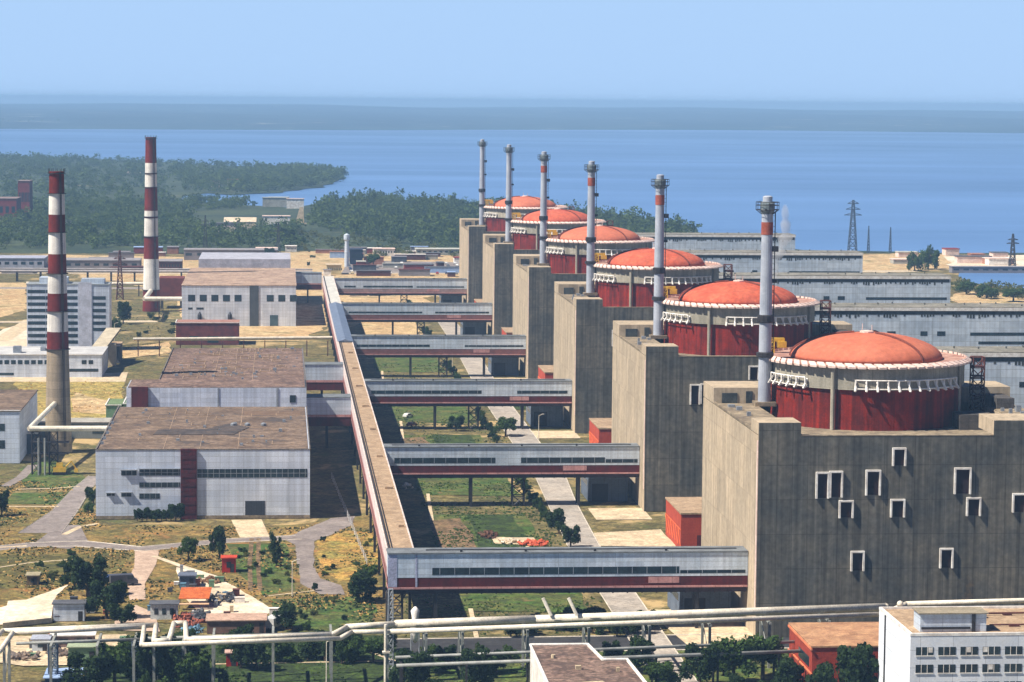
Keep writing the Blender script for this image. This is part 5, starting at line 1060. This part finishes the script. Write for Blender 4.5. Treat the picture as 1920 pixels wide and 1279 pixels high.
def scrub(label, polys, m, seed, q=.19):
    rg = np.random.default_rng(seed); V = []
    for P, n in polys:
        W_ = [g(*p) for p in P]; xs = [p[0] for p in W_]; ys_ = [p[1] for p in W_]; k = 0; tr = 0
        while k < n and tr < n*20:
            tr += 1; p = (rg.uniform(min(xs), max(xs)), rg.uniform(min(ys_), max(ys_))); c = False
            for (x1, y1), (x2, y2) in zip(W_, W_[1:]+W_[:1]):
                if (y1 > p[1]) != (y2 > p[1]) and p[0] < (x2-x1)*(p[1]-y1)/(y2-y1)+x1: c = not c
            if not c or (sin(p[0]*.31+1.7*sin(p[1]*.07))+sin(p[1]*.13+p[0]*.05)+rg.normal()*.6) < .3 or on_paved(p): continue
            k += 1; s = q*rg.uniform(.5, 1.7)
            for j in range(3):
                a = rg.uniform(0, 3.1); dx, dy = cos(a)*s, sin(a)*s; ox, oy = rg.normal(size=2)*s*.6; h = s*rg.uniform(.6, 1.5)
                V += [(p[0]+ox-dx, p[1]+oy-dy, .02), (p[0]+ox+dx, p[1]+oy+dy, .02), (p[0]+ox+dx*.6, p[1]+oy+dy*.6+h*.3, h), (p[0]+ox-dx*.7, p[1]+oy-dy*.7+h*.2, h*.8)]
    o = bpy.data.objects.new('grass_tufts', quad_mesh('grass_tufts', np.array(V), m)); COL.objects.link(o); return tag(o, label, 'grass', kind='stuff')
LEFTF = [(-20, 905), (170, 900), (185, 985), (560, 990), (700, 960), (720, 1170), (540, 1180), (240, 1150), (100, 1120), (-20, 1150)]
scrub('dark green weeds and tufts in the rough grass at the lower left', [(LEFTF, 2600), ([(560, 1120), (700, 1118), (700, 1180), (560, 1185)], 300), ([(200, 560), (330, 590), (330, 650), (210, 660)], 300)], LEAFD, 11)
scrub('dry straw-coloured tufts in the grass at the lower left', [(LEFTF, 2200), ([(30, 712), (230, 715), (240, 790), (30, 800)], 300)], mat('straw', C(196, 166, 104), .9, C(160, 120, 66), .8, .3), 12)
scrub('green tufts on the lawns between the bridges and along the pipes', [([(240, 1200), (745, 1195), (745, 1330), (240, 1330)], 1600), ([(790, 960), (1010, 960), (1060, 1030), (820, 1030)], 700), ([(780, 905), (1000, 905), (1000, 958), (790, 958)], 500), ([(745, 770), (920, 770), (960, 830), (750, 830)], 500), ([(760, 1120), (1130, 1120), (1150, 1300), (760, 1300)], 800), ([(700, 680), (850, 680), (860, 712), (705, 712)], 200)], LEAF, 13)
for k in range(46):
    py = random.uniform(1212, 1250) if k % 3 else random.uniform(1262, 1310); px = random.uniform(235, 745) if k % 3 else random.uniform(235, 385)
    if 590 < px < 640: continue
    tree(px, py, random.uniform(1.3, 2.8), random.uniform(2.2, 5), random.choice((0, 1, 1, 4)), 'leafy bush of the thicket under the left pipe rack', 'shrub', 'shrub', 'thicket under the left pipe rack')
for k in range(26):
    tree(random.uniform(780, 985) if k < 14 else random.uniform(1130, 1470), random.uniform(1235, 1310), random.uniform(1.4, 2.6), random.uniform(2.4, 5), random.choice((0, 1, 1, 4)), 'leafy bush beside the flat brown-roofed building at the bottom', 'shrub', 'shrub', 'bushes around the flat building')
def wood(name, label, polys, n, rmin, rmax, hmin, hmax, nq, q, seed, leaf=FOREST):
    rg = np.random.default_rng(seed); V = []
    import itertools
    def inside(p, P):
        c = False
        for (x1, y1), (x2, y2) in zip(P, P[1:]+P[:1]):
            if (y1 > p[1]) != (y2 > p[1]) and p[0] < (x2-x1)*(p[1]-y1)/(y2-y1)+x1: c = not c
        return c
    base = [crown_verts(nq, 1., 1.5, .0, q, 6, seed*10+k) for k in range(8)]
    for P, cnt in zip(polys, n):
        W_ = [g(*p) for p in P]; xs = [p[0] for p in W_]; ys_ = [p[1] for p in W_]; k = 0; tries = 0
        while k < cnt and tries < cnt*30:
            tries += 1; p = (rg.uniform(min(xs), max(xs)), rg.uniform(min(ys_), max(ys_)))
            if not inside(p, W_): continue
            k += 1; r = rg.uniform(rmin, rmax); h = rg.uniform(hmin, hmax); a = rg.uniform(0, 6.28); b_ = base[rg.integers(8)]
            v = b_.copy(); x = v[:, 0]*cos(a)-v[:, 1]*sin(a); y = v[:, 0]*sin(a)+v[:, 1]*cos(a)
            V.append(np.stack([x*r+p[0], y*r+p[1], v[:, 2]*h/1.6+.0], 1))
    V = np.concatenate(V); o = bpy.data.objects.new(name, quad_mesh(name, V, leaf)); COL.objects.link(o); return tag(o, label, 'woodland', kind='stuff')
wood('woodland', 'far wooded spit of land at the left in front of the water', [
    [(-60, 296), (130, 300), (300, 307), (450, 315), (560, 321), (615, 329), (560, 345), (430, 352), (300, 330), (-60, 318)],
    [(-60, 318), (300, 330), (330, 372), (250, 385), (-60, 372)], [(480, 318), (612, 323), (650, 333), (635, 338), (600, 348), (520, 359), (430, 361)], [(330, 330), (480, 330), (500, 362), (350, 366)]], [400, 200, 380, 120], 8, 14, 8, 17, 100, .105, 1)
wood('woodland', 'dark wood behind the chimneys at the left, up to the sandy edge of the site', [
    [(-60, 385), (330, 385), (370, 430), (360, 466), (-60, 468)], [(370, 440), (560, 430), (560, 470), (370, 470)], [(345, 378), (440, 384), (480, 392), (350, 396)]], [660, 90, 60], 5, 12, 6, 16, 120, .095, 2)
wood('woodland', 'dense dark wood along the shore behind the reactor row', [
    [(590, 392), (680, 378), (900, 394), (1130, 408), (1300, 440), (1290, 455), (900, 455), (860, 470), (760, 462), (640, 440), (590, 425)]], [860], 6, 13, 7, 19, 120, .095, 3)
wood('woodland', 'pale scrub between the shore wood and the sandy yard', [
    [(560, 440), (640, 446), (860, 472), (860, 484), (560, 480)], [(1790, 536), (1930, 548), (1930, 562), (1795, 556)]], [80, 50], 3, 6, 3, 7, 90, .12, 4, LEAFY)
wood('woodland', 'faint strip of trees on the low spit by the far shore', [[(-100, 228), (60, 228), (200, 230), (255, 232), (120, 234.5), (-100, 235)]], [260], 25, 45, 14, 24, 24, .2, 5)

# ---------------------------------------------------------------- steam and haze
def vol(name, mb, dens, colr, label=None, noise=0):
    m = bpy.data.materials.new(name+'_air'); m.use_nodes = True; t = m.node_tree; t.nodes.clear(); o = t.nodes.new('ShaderNodeOutputMaterial'); p = t.nodes.new('ShaderNodeVolumePrincipled')
    p.inputs['Color'].default_value = colr; p.inputs['Density'].default_value = dens; p.inputs['Anisotropy'].default_value = 0; t.links.new(p.outputs[0], o.inputs['Volume'])
    if noise:
        gg = t.nodes.new('ShaderNodeNewGeometry'); ns = t.nodes.new('ShaderNodeTexNoise'); ns.inputs['Scale'].default_value = .35; ns.inputs['Detail'].default_value = 4; t.links.new(gg.outputs['Position'], ns.inputs['Vector'])
        mr = t.nodes.new('ShaderNodeMapRange'); mr.inputs[1].default_value = .4; mr.inputs[2].default_value = .65; mr.inputs[3].default_value = 0; mr.inputs[4].default_value = dens; t.links.new(ns.outputs[0], mr.inputs[0]); t.links.new(mr.outputs[0], p.inputs['Density'])
    ob = mesh(name, mb, m); tag(ob, label, None, kind='stuff'); return ob
b = MB(); prof = []
for k in range(18): q = k/17; prof.append((.2+1.35*sin(pi*(.08+.86*q))*(.55+.6*q)*(1+.45*sin(k*2.1)), 66+20*q))
b.lathe(0, 0, prof, 14); b.v = [(v[0]*(1+.15*sin(v[2]*1.3))+119.0+.15*(v[2]-64)+.7*sin(v[2]*.42), v[1]+640+.5*sin(v[2]*.8), v[2]) for v in b.v]
s_ = vol('steam', b, .34, (.97, .98, 1, 1), 'thin white steam plume rising right behind the nearest stack'); s_['category'] = 'steam'
b = MB(); b.box(-26000, 26000, -300, 22500, -5, 122)
vol('haze', b, 1.0e-4, (.38, .65, 1.0, 1))
print('objects', len(bpy.data.objects))
